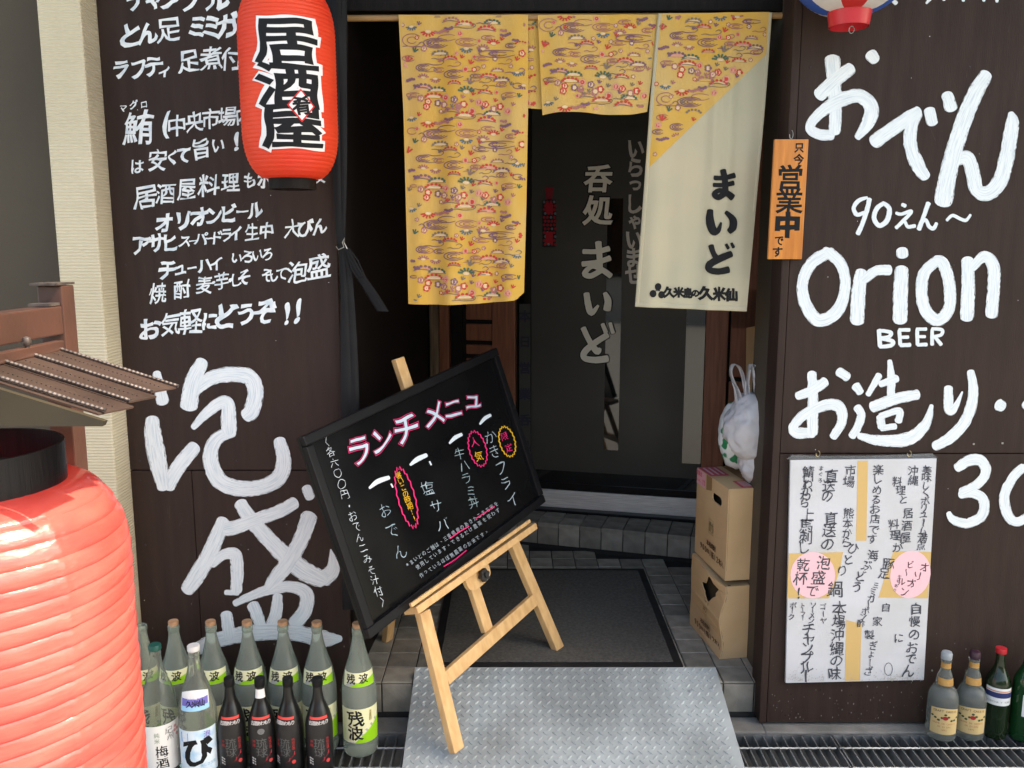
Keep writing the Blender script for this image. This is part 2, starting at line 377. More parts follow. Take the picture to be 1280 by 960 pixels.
def loop(mb, pts, wd, mp, col, lift=0.0009):
    n = len(pts); vs = []
    for i in range(n):
        a = pts[i - 1]; b = pts[(i + 1) % n]; dx, dy = b[0] - a[0], b[1] - a[1]; l = math.hypot(dx, dy) or 1
        for s_ in (-.5, .5): vs.append(mp(pts[i][0] - dy / l * wd * s_, pts[i][1] + dx / l * wd * s_, lift))
    mb.add(vs, [(2 * i, 2 * i + 1, (2 * i + 3) % (2 * n), (2 * i + 2) % (2 * n)) for i in range(n)], col)

PY = 2.5                                           # the front of the two painted signboards
def mp_panel(x, y, l): return atY(x, y, PY - 0.0008 - l)
INK = (0.012, 0.012, 0.013)

# ================================================================== SETTING
g = MB(); g.box(-60, 60, -60, 2.12, -0.10, 0.0); tag(g.build('street', 'asphalt'), kind='structure')
g = MB(); g.box(-60, 60, 2.52, 60, -0.4, -0.03); tag(g.build('ground', 'concrete'), kind='structure')
g = MB(); g.box(-8, 8, 2.10, 2.56, -0.40, -0.30); tag(g.build('drain_channel', 'pit'), kind='structure')
g = MB(); g.box(-8, -0.5, 2.462, 2.56, -0.29, 0.002); g.box(-0.5, 0.795, 2.462, 2.548, -0.29, 0.002); g.box(0.795, 8, 2.462, 2.56, -0.29, 0.002)
tag(g.build('kerb', 'concrete', bevel=0.004), kind='structure')

# recess floor, tiles
FZ = 0.12
fl = MB(); fl.box(-0.55, 1.2, 2.555, 4.3, -0.02, FZ - 0.006)
floor = tag(fl.build('entrance_floor', 'grout'), kind='structure')
tm = MB(); tm.box(-0.0482, 0.0482, -0.0482, 0.0482, -0.02, 0.0)
def tile_mesh(mb):
    me = bpy.data.meshes.new('tile'); bm = bmesh.new()
    me.from_pydata([tuple(v) for v in mb.v], [], mb.f); bm.from_mesh(me)
    bmesh.ops.bevel(bm, geom=[e for e in bm.edges if e.verts[0].co.z > -0.001 and e.verts[1].co.z > -0.001], offset=0.002, segments=1, affect='EDGES')
    bm.to_mesh(me); bm.free(); me.materials.append(MATS['tile']); return me
TM = tile_mesh(tm)
def tile(x, y, z, rot=(0, 0, 0), parent=None):
    o = bpy.data.objects.new('tile', TM); C.objects.link(o); o.parent = parent; o.location = (x, y, z + random.uniform(-.0008, .0008)); o.rotation_euler = rot
def riserY(X): return 3.83 - 0.30 * (X - 0.03)
for i in range(17):
    x = -0.47 + i * 0.1
    for j in range(14):
        y = 2.605 + j * 0.1
        if y > riserY(x) - 0.02: continue
        if -0.24 < x < 0.50 and 2.72 < y < 3.45: continue
        tile(x, y, FZ, parent=floor)
for i in range(17):
    tile(-0.47 + i * 0.1, 2.5535, FZ - 0.056, (R(90), 0, 0), floor)   # front riser
# upper step, turned to the door
ang = math.atan(-0.30)
def sd3(s_, d, z):           # along the step, behind its edge
    c, n_ = math.cos(ang), math.sin(ang); return Vector((0.03 + s_ * c - d * n_, 3.83 + s_ * n_ + d * c, z))
st = MB(); st.prism([sd3(-.62, 0.012, 0), sd3(1.25, 0.012, 0), sd3(1.25, 0.6, 0), sd3(-.62, 0.6, 0)], (0, 0, 0.234))
step = tag(st.build('doorstep', 'grout'), kind='structure')
for i in range(18):
    s_ = -0.56 + i * 0.1
    p = sd3(s_, 0.052, 0.24); tile(p.x, p.y, p.z, (0, 0, ang), step)
    p = sd3(s_, 0.152, 0.24); tile(p.x, p.y, p.z, (0, 0, ang), step)
    p = sd3(s_, 0.008, 0.184); tile(p.x, p.y, p.z, (R(90), 0, ang), step)

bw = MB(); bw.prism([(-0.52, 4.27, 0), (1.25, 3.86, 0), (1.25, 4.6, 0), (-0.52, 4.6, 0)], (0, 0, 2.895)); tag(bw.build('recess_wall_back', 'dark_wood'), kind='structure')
# building: walls around the recess, added overhead slab shading the front, upper wall
wl_ = MB()
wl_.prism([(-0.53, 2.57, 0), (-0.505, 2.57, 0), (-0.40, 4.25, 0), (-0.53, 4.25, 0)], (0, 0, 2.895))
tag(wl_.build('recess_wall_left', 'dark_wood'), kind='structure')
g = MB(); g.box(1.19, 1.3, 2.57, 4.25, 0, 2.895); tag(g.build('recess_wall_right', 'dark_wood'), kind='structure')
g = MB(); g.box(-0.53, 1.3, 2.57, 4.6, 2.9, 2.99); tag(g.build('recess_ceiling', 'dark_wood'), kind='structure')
g = MB(); g.box(-0.50, 0.80, 2.66, 2.74, 2.19, 2.497); tag(g.build('lintel', 'dark_wood', bevel=0.004), kind='structure')
g = MB(); g.box(-1.7, -1.16, 2.60, 2.8, 0, 6); g.box(-1.16, -0.531, 2.535, 2.8, 0, 3.0); g.box(0.80, 6, 2.60, 2.8, 0, 3.0); g.box(-1.16, 6, 2.57, 2.8, 3.0, 6)
tag(g.build('shop_wall', 'olive_wall'), kind='structure')
g = MB(); g.box(-6, -1.705, 2.95, 3.2, 0, 6); tag(g.build('neighbour_wall', 'olive_wall'), kind='structure')
xl = atY(45, 0, 2.41).x; xr = atY(100, 0, 2.41).x
g = MB(); g.box(xl, xr, 2.41, 2.94, 0, 6); tag(g.build('pillar', 'beige', bevel=0.006), 'beige pillar with fine horizontal grooves left of the menu signboard', 'pillar')
g = MB(); g.box(xr + 0.001, -1.155, 2.52, 2.60, 0, 2.7); tag(g.build('filler_strip', 'beige'), kind='structure')
aw = MB(); aw.box(-1.5, 6, 1.63, 2.565, 2.92, 3.00)  # unseen slab added to keep the sun off the shop front
tag(aw.build('sun_blocker', 'dark_wood', base=(0, 2.2, 2.92)), 'dark flat slab added out of view to shade the shop front', 'sun_blocker')

# building across the street (closes the street behind the viewer)
opp = thing('street_building', (0, -9, 0), 'low plain grey building across the street behind the viewer', 'building')
g = MB(); g.box(-14, 14, -10, -9, 0, 3.6); g.build('wall', 'facade_grey', opp)
for zx in (0.9,):
    for i in range(8):
        x = -12 + i * 3.3
        g = MB(); g.box(x, x + 1.8, -8.995, -8.96, zx, zx + 1.7); wdw = g.build('window', 'frame_black', opp)
        g = MB(); g.box(x + 0.08, x + 1.72, -8.957, -8.95, zx + 0.08, zx + 1.62); g.build('pane', 'window_glass', wdw)

# ================================================================== DOOR WALL
dang = math.atan(-0.24)
dc, dn = math.cos(dang), math.sin(dang)
DO = Vector((0.15, 4.03, 0))
def dpt(s_, d, z): return Vector((DO.x + s_ * dc - d * dn, DO.y + s_ * dn + d * dc, z))      # along, behind, up
DN = Vector((dn, -dc, 0))                                                                       # towards the viewer
def mp_door(x, y, l): return onplane(x, y, DO + DN * (0.004 + l), DN)
def s_of(px, py=400): p = onplane(px, py, DO, DN); return (p - DO).dot(Vector((dc, dn, 0)))
def dbox(mb, s0, s1, d0, d1, z0, z1):
    return mb.obox(dpt((s0 + s1) / 2, (d0 + d1) / 2, (z0 + z1) / 2), (Vector((dc, dn, 0)), Vector((-dn, dc, 0)), Vector((0, 0, 1))), ((s1 - s0) / 2, (d1 - d0) / 2, (z1 - z0) / 2))
door = thing('sliding_door', dpt(0, 0, 0.25), 'dark glazed sliding door with white lettering behind the curtain', 'door')
sL, sR = s_of(664), s_of(882)
zt = 2.13
slot = (s_of(757), s_of(776)); sl2 = (s_of(858), s_of(882))
ZS0 = onplane(760, 563, DO, DN).z; ZS1 = onplane(765, 248, DO, DN).z
ZT0 = onplane(862, 580, DO, DN).z; ZT1 = 1.52; ZG0 = onplane(760, 592, DO, DN).z
# glazing behind, film panels in front leaving clear slots
g = MB(); dbox(g, sL, sR, 0.004, 0.010, 0.30, zt); pane = g.build('pane', 'dark_glass', door)
g = MB()
for a, b, c, d in ((sL, slot[0], ZG0, zt), (slot[0], slot[1], ZS1, zt), (slot[0], slot[1], ZG0, ZS0), (slot[1], sl2[0], ZG0, zt), (sl2[0], sR, ZT1, zt), (sl2[0], sR, ZG0, ZT0)):
    g = MB(); dbox(g, a, b, 0.0, 0.0025, c, d); g.build('window_film', 'film', door)
zr0 = onplane(760, 640, DO, DN).z; zr1 = onplane(760, 616, DO, DN).z
g = MB(); dbox(g, sL - 0.05, sR + 0.01, -0.012, 0.018, zr0, zr1); g.build('kick_plate', 'brushed_steel', door, bevel=0.002)
g = MB(); dbox(g, sL, sR, -0.008, 0.02, zr1 + 0.002, zr1 + 0.035); dbox(g, sL, sR, -0.008, 0.02, zt, zt + 0.05); g.build('rail', 'frame_black', door, bevel=0.002)
g = MB(); dbox(g, sL - 0.035, sL - 0.001, -0.008, 0.02, zr1 + 0.002, zt + 0.05); g.build('stile', 'dark_wood', door, bevel=0.002)
g = MB(); dbox(g, -0.62, 1.1, -0.06, 0.03, 0.236, 0.252); g.build('sill_track', 'frame_black', door, bevel=0.003)
# lettering on the glass
gold = (0.82, 0.79, 0.68)
for ch, x, y, s_, sx in (('呑', 748, 223, 36, 0.98), ('処', 748, 263, 38, 1.0)):
    g = MB(); q0 = 100.0
    for o_, l_, c_ in ((0.062, 0.0004, (0.006, 0.006, 0.006)), (0.030, 0.001, gold)):
        put(g, ch, x, y, s_, mp_door, off=o_, sx=sx, col=c_, lift=l_, wob=0.0, shear=0.10)
    g.build('lettering', 'ink', door)
for ch, y in zip('いらっしゃいませ', (186, 209, 232, 255, 278, 300, 322, 343)):
    g = MB(); put(g, ch, 795 - (y - 186) * 0.02, y, 27 if ch not in 'っゃ' else 22, mp_door, off=0.035, sx=0.85, col=(0.58, 0.56, 0.50), wob=0.06)
    g.build('lettering', 'ink', door)
def kana(parts, ox, oy, sc, mp_, col, under=None, name='lettering', parent=None, l0=0.0):
    g = MB()
    if under:
        for P in parts: stroke(g, [(ox + x / sc, oy + y / sc, w_ / sc + 2.2) for x, y, w_ in P], lambda x, y, l: mp_(x, y, l * 0.3 + l0), col=under, n=5, round_=0.4)
    for P in parts: stroke(g, [(ox + x / sc, oy + y / sc, w_ / sc) for x, y, w_ in P], lambda x, y, l: mp_(x, y, l + 0.0006 + l0), col=col, n=5, round_=0.4)
    g.build(name, 'ink', parent)
for parts in ([[(285, 462, 20), (340, 462, 20), (388, 450, 22)], [(282, 512, 22), (340, 505, 20), (392, 488, 22)], [(345, 425, 26), (350, 480, 24), (352, 545, 24)], [(352, 540, 22), (315, 560, 22), (290, 550, 22), (320, 522, 18), (360, 535, 22), (395, 560, 22)]],
              [[(298, 630, 24), (305, 675, 26), (318, 708, 24), (345, 678, 10)], [(372, 628, 18), (384, 660, 28), (380, 695, 30)]],
              [[(285, 768, 22), (310, 820, 22), (340, 862, 26), (352, 850, 14)], [(382, 796, 24), (335, 825, 24), (292, 862, 26), (290, 888, 24), (335, 896, 26), (382, 890, 28)], [(362, 752, 16), (376, 786, 18)], [(392, 748, 14), (404, 788, 16)]]):
    kana(parts, 640, 170, 3.2, mp_door, gold, (0.006, 0.006, 0.006), parent=door)
# charm strip hanging on the glass
ch_ = thing('charm_strip', onplane(686, 308, DO, DN) + DN * 0.006, 'red and black patterned charm strip on the dark door glass', 'charm')
g = MB(); g.add([mp_door(x, y, 0.003) for x, y in ((678, 250), (695, 250), (695, 309), (678, 309))], [(0, 3, 2, 1)]); g.prism([mp_door(x, y, 0.003) for x, y in ((678, 250), (695, 250), (695, 309), (678, 309))], -DN * 0.002)
g.build('strip', 'label_black', ch_)
g = MB()
for j in range(12):
    for i in range(4):
        x = 680.2 + i * 4.2 + (j % 2) * 1.3; y = 252.5 + j * 4.8
        poly(g, ell(x, y, 1.7, 1.9, 6), mp_door, (0.30, 0.02, 0.03) if (i + j) % 3 or 4 < j < 7 else (0.12, 0.13, 0.16), 0.0042)
poly(g, [(682, 254), (691, 254), (691, 266), (682, 266)], mp_door, (0.32, 0.015, 0.025), 0.0045); poly(g, [(682, 290), (691, 290), (691, 304), (682, 304)], mp_door, (0.32, 0.015, 0.025), 0.0045)
g.build('print', 'ink', ch_)
g = MB(); poly(g, [(681, 234), (692, 234), (690, 249), (683, 249)], mp_door, (0.22, 0.02, 0.03), 0.0045); g.build('tassel', 'ink', ch_)

# wooden frames either side
dw = thing('door_surround', dpt(-0.3, 0, 0.25), 'red brown wooden panelled surround left of the glazed door', 'door frame')
def wood(mb, p0, p1, z0, z1, d0=-0.02, d1=0.03): return dbox(mb, s_of(p0), s_of(p1), d0, d1, z0, z1)
g = MB(); wood(g, 470, 540, 0.25, 2.5, -0.03); g.build('wall_board', 'dark_wood', dw, bevel=0.003)
g = MB(); wood(g, 540.5, 551, 0.25, 2.5, -0.045); g.build('trim', 'pale_wood_trim', dw, bevel=0.003)
g = MB(); wood(g, 551.5, 563, 0.25, 2.5, -0.03); g.build('post', 'red_wood', dw, bevel=0.003)
g = MB(); wood(g, 565, 579, 0.25, 2.5, -0.02); g.build('post', 'dark_wood', dw, bevel=0.003)
g = MB(); wood(g, 617, 646, 0.25, 2.5, -0.03); g.build('post', 'red_wood', dw, bevel=0.003)
zz = [0.25, 0.62, 0.98, onplane(600, 428, DO, DN).z, onplane(600, 402, DO, DN).z, 1.9, 2.5]
for i in range(len(zz) - 1):
    g = MB(); wood(g, 583, 616.5, zz[i] + 0.01, zz[i + 1] - 0.01, -0.012); g.build('panel', 'red_wood', dw, bevel=0.006)
g = MB(); wood(g, 579.2, 648, 0.25, 2.5, -0.004, 0.02); g.build('backing', 'dark_wood', dw)
dw2 = thing('door_surround', dpt(0.95, 0, 0.25), 'red brown wooden post and panels right of the glazed door', 'door frame')
g = MB(); wood(g, 883, 911, 0.25, 2.5, -0.03); g.build('post', 'red_wood', dw2, bevel=0.003)
for a, b in ((0.25, 0.9), (0.92, 1.30), (1.32, onplane(930, 412, DO, DN).z), (onplane(930, 408, DO, DN).z, 2.0), (2.02, 2.5)):
    g = MB(); wood(g, 914, 975, a, b, -0.01); g.build('panel', 'red_wood', dw2, bevel=0.006)
g = MB(); wood(g, 911, 1010, 0.25, 2.5, -0.002, 0.02); g.build('backing', 'dark_wood', dw2)
# dark strip with faint brush writing beside the door edge
vs_ = thing('door_notice', mp_door(655, 600, 0), 'narrow black notice strip with dark brush writing left of door glass', 'notice')
g = MB(); g.prism([mp_door(x, y, 0.035) for x, y in ((649, 380), (663, 380), (663, 606), (649, 606))], -DN * 0.004); g.build('strip', 'film', vs_)
g = MB(); line(g, '本日営業呑処酒', 656, 395, 656, 590, 15, lambda x, y, l: mp_door(x, y, l + 0.036), off=0.03, col=(0.03, 0.03, 0.045)); g.build('lettering', 'ink', vs_)
# loose cardboard sheet standing behind the boxes
pts = [onplane(x, y, dpt(0, -0.10, 0), DN) for x, y in ((933, 410), (948, 407), (956, 411), (975, 409), (975, 600), (931, 600))]
g = MB(); g.prism(pts, -DN * 0.005); tag(g.build('cardboard_sheet', 'cardboard', base=pts[5]), 'torn upright cardboard sheet behind the white plastic bag', 'cardboard')

# ================================================================== LEFT SIGNBOARD
XL0, XL1 = -1.153, -0.507
ls = thing('menu_signboard', (-0.83, PY, 0.01), 'tall dark brown signboard hand painted with white Japanese menu left of entrance', 'signboard')
zseam = atY(300, 588, PY).z; xseam = atY(246, 700, PY).x
for a, b, c, d in ((XL0, XL1, zseam + 0.0015, 2.5), (XL0, xseam - 0.001, 0.012, zseam - 0.0015), (xseam + 0.001, XL1, 0.012, zseam - 0.0015)):
    g = MB(); g.box(a, b, PY, PY + 0.028, c, d); g.build('board', 'panel_brown', ls, bevel=0.0015, seg=1)
g = MB(); g.box(XL0, XL1, PY - 0.001, PY + 0.028, 2.502, 2.515); g.build('top_trim', 'dark_wood', ls)
A = lambda *pts: [(160 + x / 4.8, 430 + y / 4.8, w_ / 4.8) for x, y, w_ in pts]
B = lambda *pts: [(210 + x / 4.3636, 610 + y / 4.3636, w_ / 4.3636) for x, y, w_ in pts]
g = MB()
for P in (A((172, 175, 50), (190, 260, 70), (208, 345, 80)), A((145, 455, 85), (152, 560, 112), (180, 710, 112), (212, 860, 75)), A((240, 850, 95), (300, 740, 95), (398, 620, 88)),
          A((445, 110, 80), (392, 220, 105), (365, 370, 112)), A((400, 270, 85), (510, 200, 90), (640, 182, 95), (735, 205, 100), (765, 300, 100), (740, 400, 100), (712, 430, 90)),
          A((392, 500, 38), (460, 425, 62), (550, 355, 78), (600, 360, 80), (604, 450, 98), (606, 520, 96)),
          A((630, 530, 60), (545, 560, 80), (497, 640, 92), (505, 740, 100), (560, 830, 105), (680, 868, 100), (810, 855, 95), (905, 800, 100), (935, 700, 95), (908, 580, 75))):
    stroke(g, P, mp_panel)
g.build('brush_character', 'brush_paint', ls)
g = MB()
for P in (B((395, 85, 75), (450, 170, 85), (540, 270, 90), (640, 370, 100), (740, 450, 110), (840, 500, 95)), B((850, 495, 95), (900, 440, 80), (888, 335, 8)),
          B((690, 82, 72), (600, 130, 75), (480, 172, 75), (380, 210, 80), (320, 225, 80)), B((300, 180, 75), (262, 280, 88), (205, 400, 92), (150, 490, 95), (105, 555, 80)),
          B((240, 410, 60), (300, 365, 60), (365, 365, 72), (378, 450, 75), (372, 560, 65)), B((315, 570, 30), (380, 570, 36)),
          B((770, 155, 95), (730, 270, 90), (660, 400, 90), (590, 490, 85), (550, 540, 60)), B((365, 630, 38), (450, 590, 50), (560, 552, 62), (680, 540, 66), (755, 580, 82), (745, 670, 82), (690, 740, 82)),
          B((465, 640, 72), (488, 700, 70), (505, 750, 66)), B((598, 590, 56), (592, 670, 70), (565, 750, 66)), B((318, 690, 68), (328, 760, 72), (335, 810, 66)),
          B((165, 875, 75), (250, 835, 84), (400, 800, 90), (560, 785, 92), (700, 792, 90), (850, 822, 95), (940, 822, 36)), B((755, 0, 56), (775, 50, 56))):
    stroke(g, P, mp_panel)
g.build('brush_character', 'brush_paint', ls)
rows = [
 [('チ', 172, -2, 33), ('ャ', 193, 2, 26), ('ン', 214, -2, 30), ('プ', 240, 0, 30), ('ル', 272, 0, 32)],
 [('と', 163, 44, 32), ('ん', 185, 42, 32), ('足', 211, 37, 32), ('ミ', 246, 34, 30), ('ミ', 264, 33, 30), ('ガ', 284, 32, 32), ('ー', 305, 31, 26)],
 [('ラ', 151, 87, 26), ('フ', 173, 87, 26), ('テ', 192, 83, 26), ('ィ', 205, 90, 18), ('足', 236, 77, 30), ('煮', 264, 73, 30), ('付', 290, 73, 30)],
 [('マ', 154, 136, 10), ('グ', 167, 131, 12), ('ロ', 180, 131, 10), ('鮪', 173, 160, 42), ('(', 208, 157, 32), ('中', 221, 157, 28), ('央', 243, 152, 26), ('市', 263, 148, 26), ('場', 284, 146, 26), ('内', 304, 144, 24)],
 [('は', 172, 208, 19), ('安', 197, 200, 28), ('く', 215, 197, 19), ('て', 229, 194, 22), ('旨', 252, 186, 26), ('い', 273, 182, 20), ('!', 295, 177, 32)],
 [('居', 181, 247, 30), ('酒', 207, 242, 26), ('屋', 233, 237, 28), ('料', 261, 232, 28), ('理', 288, 228, 26), ('も', 312, 226, 20), ('ホ', 331, 225, 22), ('リ', 352, 224, 22), ('ュ', 368, 224, 18), ('後', 397, 219, 24)],
 [('オ', 205, 279, 26), ('リ', 229, 276, 26), ('オ', 249, 271, 26), ('ン', 268, 270, 24), ('ビ', 287, 266, 24), ('ー', 303, 264, 18), ('ル', 319, 263, 22)],
 [('ア', 177, 307, 26), ('サ', 195, 304, 24), ('ヒ', 213, 303, 24), ('ス', 231, 302, 17), ('ー', 241, 301, 12), ('パ', 251, 298, 18), ('ー', 262, 298, 14), ('ド', 272, 297, 18), ('ラ', 283, 294, 18), ('イ', 294, 292, 19), ('生', 315, 290, 22), ('中', 333, 288, 20), ('大', 365, 286, 24), ('び', 382, 285, 22), ('ん', 400, 283, 22)],
 [('チ', 209, 338, 26), ('ュ', 225, 338, 20), ('ー', 240, 335, 16), ('ハ', 256, 332, 20), ('イ', 270, 330, 20), ('い', 296, 323, 16), ('ろ', 309, 321, 18), ('い', 322, 319, 16), ('ろ', 334, 318, 18)],
 [('焼', 198, 367, 26), ('酎', 228, 362, 24), ('麦', 256, 356, 22), ('・', 267, 353, 18), ('芋', 277, 352, 22), ('・', 288, 350, 18), ('し', 296, 350, 18), ('そ', 305, 347, 20), ('そ', 334, 344, 18), ('し', 343, 344, 16), ('て', 352, 343, 18), ('泡', 372, 340, 28), ('盛', 398, 333, 32)],
 [('お', 188, 411, 28), ('気', 213, 405, 30), ('軽', 239, 402, 32), ('に', 262, 402, 24), ('ど', 284, 395, 34), ('う', 307, 393, 28), ('ぞ', 332, 390, 34), ('!', 359, 392, 36), ('!', 373, 389, 36)],
]
for row in rows:
    for ch, x, y, s_ in row:
        g = MB(); kan = ord(ch) > 0x3fff
        put(g, ch, x, y, s_ * 1.02, mp_panel, off=(0.014 if kan else 0.036) if s_ > 20 else 0.024, rot=6 + random.uniform(-5, 5), shear=0.14, wob=0.10, sx=random.uniform(0.86, 1.0), lift=0.0006)
        g.build('painted_character', 'paint_white', ls)

# ================================================================== RIGHT SIGNBOARD
XR0 = 0.787
rs = thing('beer_signboard', (1.3, PY, 0.01), 'wide dark brown signboard with large white brush letters right of entrance', 'signboard')
zs2 = atY(1200, 567, PY).z
for c, d in ((0.012, zs2 - 0.0015), (zs2 + 0.0015, 2.5)):
    g = MB(); g.box(XR0 + 0.02, 2.6, PY, PY + 0.09, c, d); g.build('board', 'panel_brown', rs, bevel=0.0015, seg=1)
g = MB(); g.box(XR0 - 0.004, XR0 + 0.0185, PY - 0.003, PY + 0.095, 0.012, 2.5); g.build('edge_strip', 'panel_brown', rs, bevel=0.003)
Cc = lambda *p: [(990 + x / 4.362, 50 + y / 4.362, w_ / 4.362) for x, y, w_ in p]
D = lambda *p: [(980 + x / 4.2667, 290 + y / 4.2667, w_ / 4.2667) for x, y, w_ in p]
E_ = lambda *p: [(970 + x / 4.129, 450 + y / 4.129, w_ / 4.129) for x, y, w_ in p]
G_ = lambda *p: [(1050 + x / 7.111, 230 + y / 7.111, w_ / 7.111) for x, y, w_ in p]
H_ = lambda *p: [(1150 + x / 7.385, 550 + y / 7.385, w_ / 7.385) for x, y, w_ in p]
big = [
 [Cc((220, 105, 88), (230, 250, 78), (237, 400, 72), (232, 500, 66)), Cc((320, 155, 70), (240, 215, 80), (150, 300, 78)),
  Cc((215, 518, 62), (150, 515, 62), (98, 480, 56), (140, 410, 60), (250, 335, 80), (365, 305, 80), (432, 365, 84), (415, 450, 76), (358, 530, 40)), Cc((430, 80, 74), (452, 108, 64))],
 [Cc((450, 555, 80), (540, 490, 80), (640, 420, 75), (688, 385, 55)), Cc((685, 400, 60), (650, 470, 75), (647, 580, 75), (690, 690, 80), (728, 745, 60)),
  Cc((750, 385, 66), (765, 450, 66)), Cc((845, 300, 66), (868, 370, 76))],
 [Cc((1058, 190, 75), (1000, 290, 90), (940, 430, 95), (885, 600, 95), (850, 740, 100), (825, 880, 105)),
  Cc((905, 650, 70), (960, 645, 80), (988, 740, 82), (1010, 820, 80), (1070, 835, 85), (1135, 770, 88), (1170, 640, 86), (1200, 460, 78), (1195, 400, 34))],
 [G_((240, 122, 28), (170, 145, 40), (122, 210, 40), (150, 272, 40), (215, 255, 36)), G_((262, 135, 44), (240, 230, 45), (200, 350, 42), (160, 440, 48)),
  G_((390, 170, 38), (330, 215, 45), (302, 300, 45), (350, 370, 45), (420, 320, 50), (438, 220, 46), (390, 172, 36)),
  G_((555, 183, 36), (580, 195, 36)), G_((500, 258, 30), (545, 268, 32), (635, 242, 34), (565, 325, 36), (500, 388, 36)), G_((580, 340, 30), (605, 380, 35), (665, 372, 36)),
  G_((785, 172, 46), (750, 270, 40), (702, 400, 46)), G_((722, 350, 28), (762, 318, 32), (790, 375, 36), (830, 395, 38), (858, 350, 32)), G_((950, 322, 28), (1000, 280, 32), (1070, 310, 32), (1120, 322, 32), (1160, 275, 24))],
 [D((235, 108, 68), (145, 170, 66), (98, 280, 62), (122, 400, 70), (190, 472, 72), (285, 420, 72), (326, 300, 60), (308, 180, 62), (240, 110, 66)),
  D((412, 215, 66), (397, 330, 80), (390, 475, 78)), D((425, 255, 50), (490, 208, 56), (560, 203, 60)), D((628, 200, 75), (622, 330, 82), (618, 470, 80)), D((630, 100, 66), (632, 122, 68)),
  D((822, 148, 58), (748, 220, 66), (735, 340, 66), (762, 430, 70), (825, 470, 66), (882, 400, 66), (880, 270, 68), (850, 170, 66), (815, 148, 54)),
  D((980, 150, 68), (982, 300, 76), (975, 455, 78)), D((1005, 190, 46), (1070, 130, 62), (1118, 190, 72), (1116, 330, 70), (1106, 440, 72))],
 [D((506, 525, 24), (512, 608, 26)), D((508, 525, 20), (568, 535, 22), (560, 558, 22), (515, 566, 20)), D((515, 568, 20), (578, 582, 24), (570, 605, 24), (512, 612, 20)),
  D((615, 528, 22), (620, 600, 22)), D((615, 522, 20), (668, 522, 22)), D((620, 562, 18), (662, 560, 20)), D((622, 604, 22), (672, 602, 24)),
  D((710, 524, 22), (712, 600, 22)), D((708, 518, 18), (758, 518, 20)), D((712, 558, 18), (752, 558, 18)), D((714, 602, 20), (760, 600, 22)),
  D((790, 522, 20), (790, 600, 22)), D((790, 516, 18), (842, 522, 20), (838, 548, 20), (800, 558, 18)), D((805, 560, 20), (838, 600, 22))],
 [E_((185, 70, 50), (190, 200, 56), (188, 375, 62)), E_((252, 112, 55), (180, 160, 55), (112, 186, 45)), E_((190, 375, 55), (105, 375, 62), (92, 340, 50), (150, 280, 55), (260, 232, 60), (328, 245, 62), (340, 320, 52), (295, 395, 45)), E_((325, 60, 50), (368, 88, 50))],
 [E_((587, 5, 26), (595, 100, 45), (592, 205, 42)), E_((532, 80, 40), (475, 178, 30)), E_((540, 125, 36), (622, 95, 44)), E_((500, 242, 62), (620, 200, 60), (728, 178, 56)),
  E_((538, 295, 44), (545, 345, 46)), E_((540, 290, 36), (635, 262, 38), (632, 315, 42)), E_((545, 352, 34), (615, 342, 34)),
  E_((412, 135, 50), (435, 165, 44)), E_((420, 245, 45), (440, 285, 46), (420, 350, 46), (392, 392, 44)), E_((430, 392, 36), (530, 415, 56), (680, 408, 72), (770, 335, 56), (803, 235, 22))],
 [E_((890, 145, 48), (893, 250, 56), (920, 250, 40), (962, 165, 10)), E_((1005, 62, 42), (1018, 180, 56), (980, 310, 62), (900, 400, 62), (820, 445, 50))],
 [E_((1150, 230, 66), (1168, 240, 60)), E_((1292, 225, 60), (1305, 240, 60))],
 [H_((345, 258, 88), (450, 190, 108), (560, 190, 108), (608, 290, 100), (540, 400, 90), (385, 480, 80)), H_((375, 502, 78), (500, 493, 92), (588, 560, 100), (570, 700, 100), (430, 768, 96), (305, 735, 80), (265, 675, 50)),
  H_((950, 255, 90), (855, 350, 92), (778, 520, 100), (810, 690, 100), (890, 755, 90), (1010, 690, 90), (1080, 520, 90), (1050, 330, 90), (960, 250, 80))],
 [[(1163, -2, 5), (1158, 4, 3)], [(1178, -8, 6), (1180, 0, 4)], [(1205, -8, 6), (1204, 1, 4)], [(1228, -6, 6), (1230, 1, 4)], [(1247, -8, 6), (1246, 2, 4)], [(1110, -6, 7), (1120, 4, 6)]],
]
for grp in big:
    g = MB()
    for P in grp: stroke(g, P, mp_panel)
    g.build('brush_lettering', 'brush_paint', rs)
# small screws
g = MB()
for x, y in ((1217, 555), (1253, 554), (1165, 838)): g.obox(atY(x, y, PY - 0.001), (Vector((1, 0, 0)), Vector((0, 1, 0)), Vector((0, 0, 1))), (0.0025, 0.0015, 0.0025))
g.build('screw', 'wire_grey', rs)

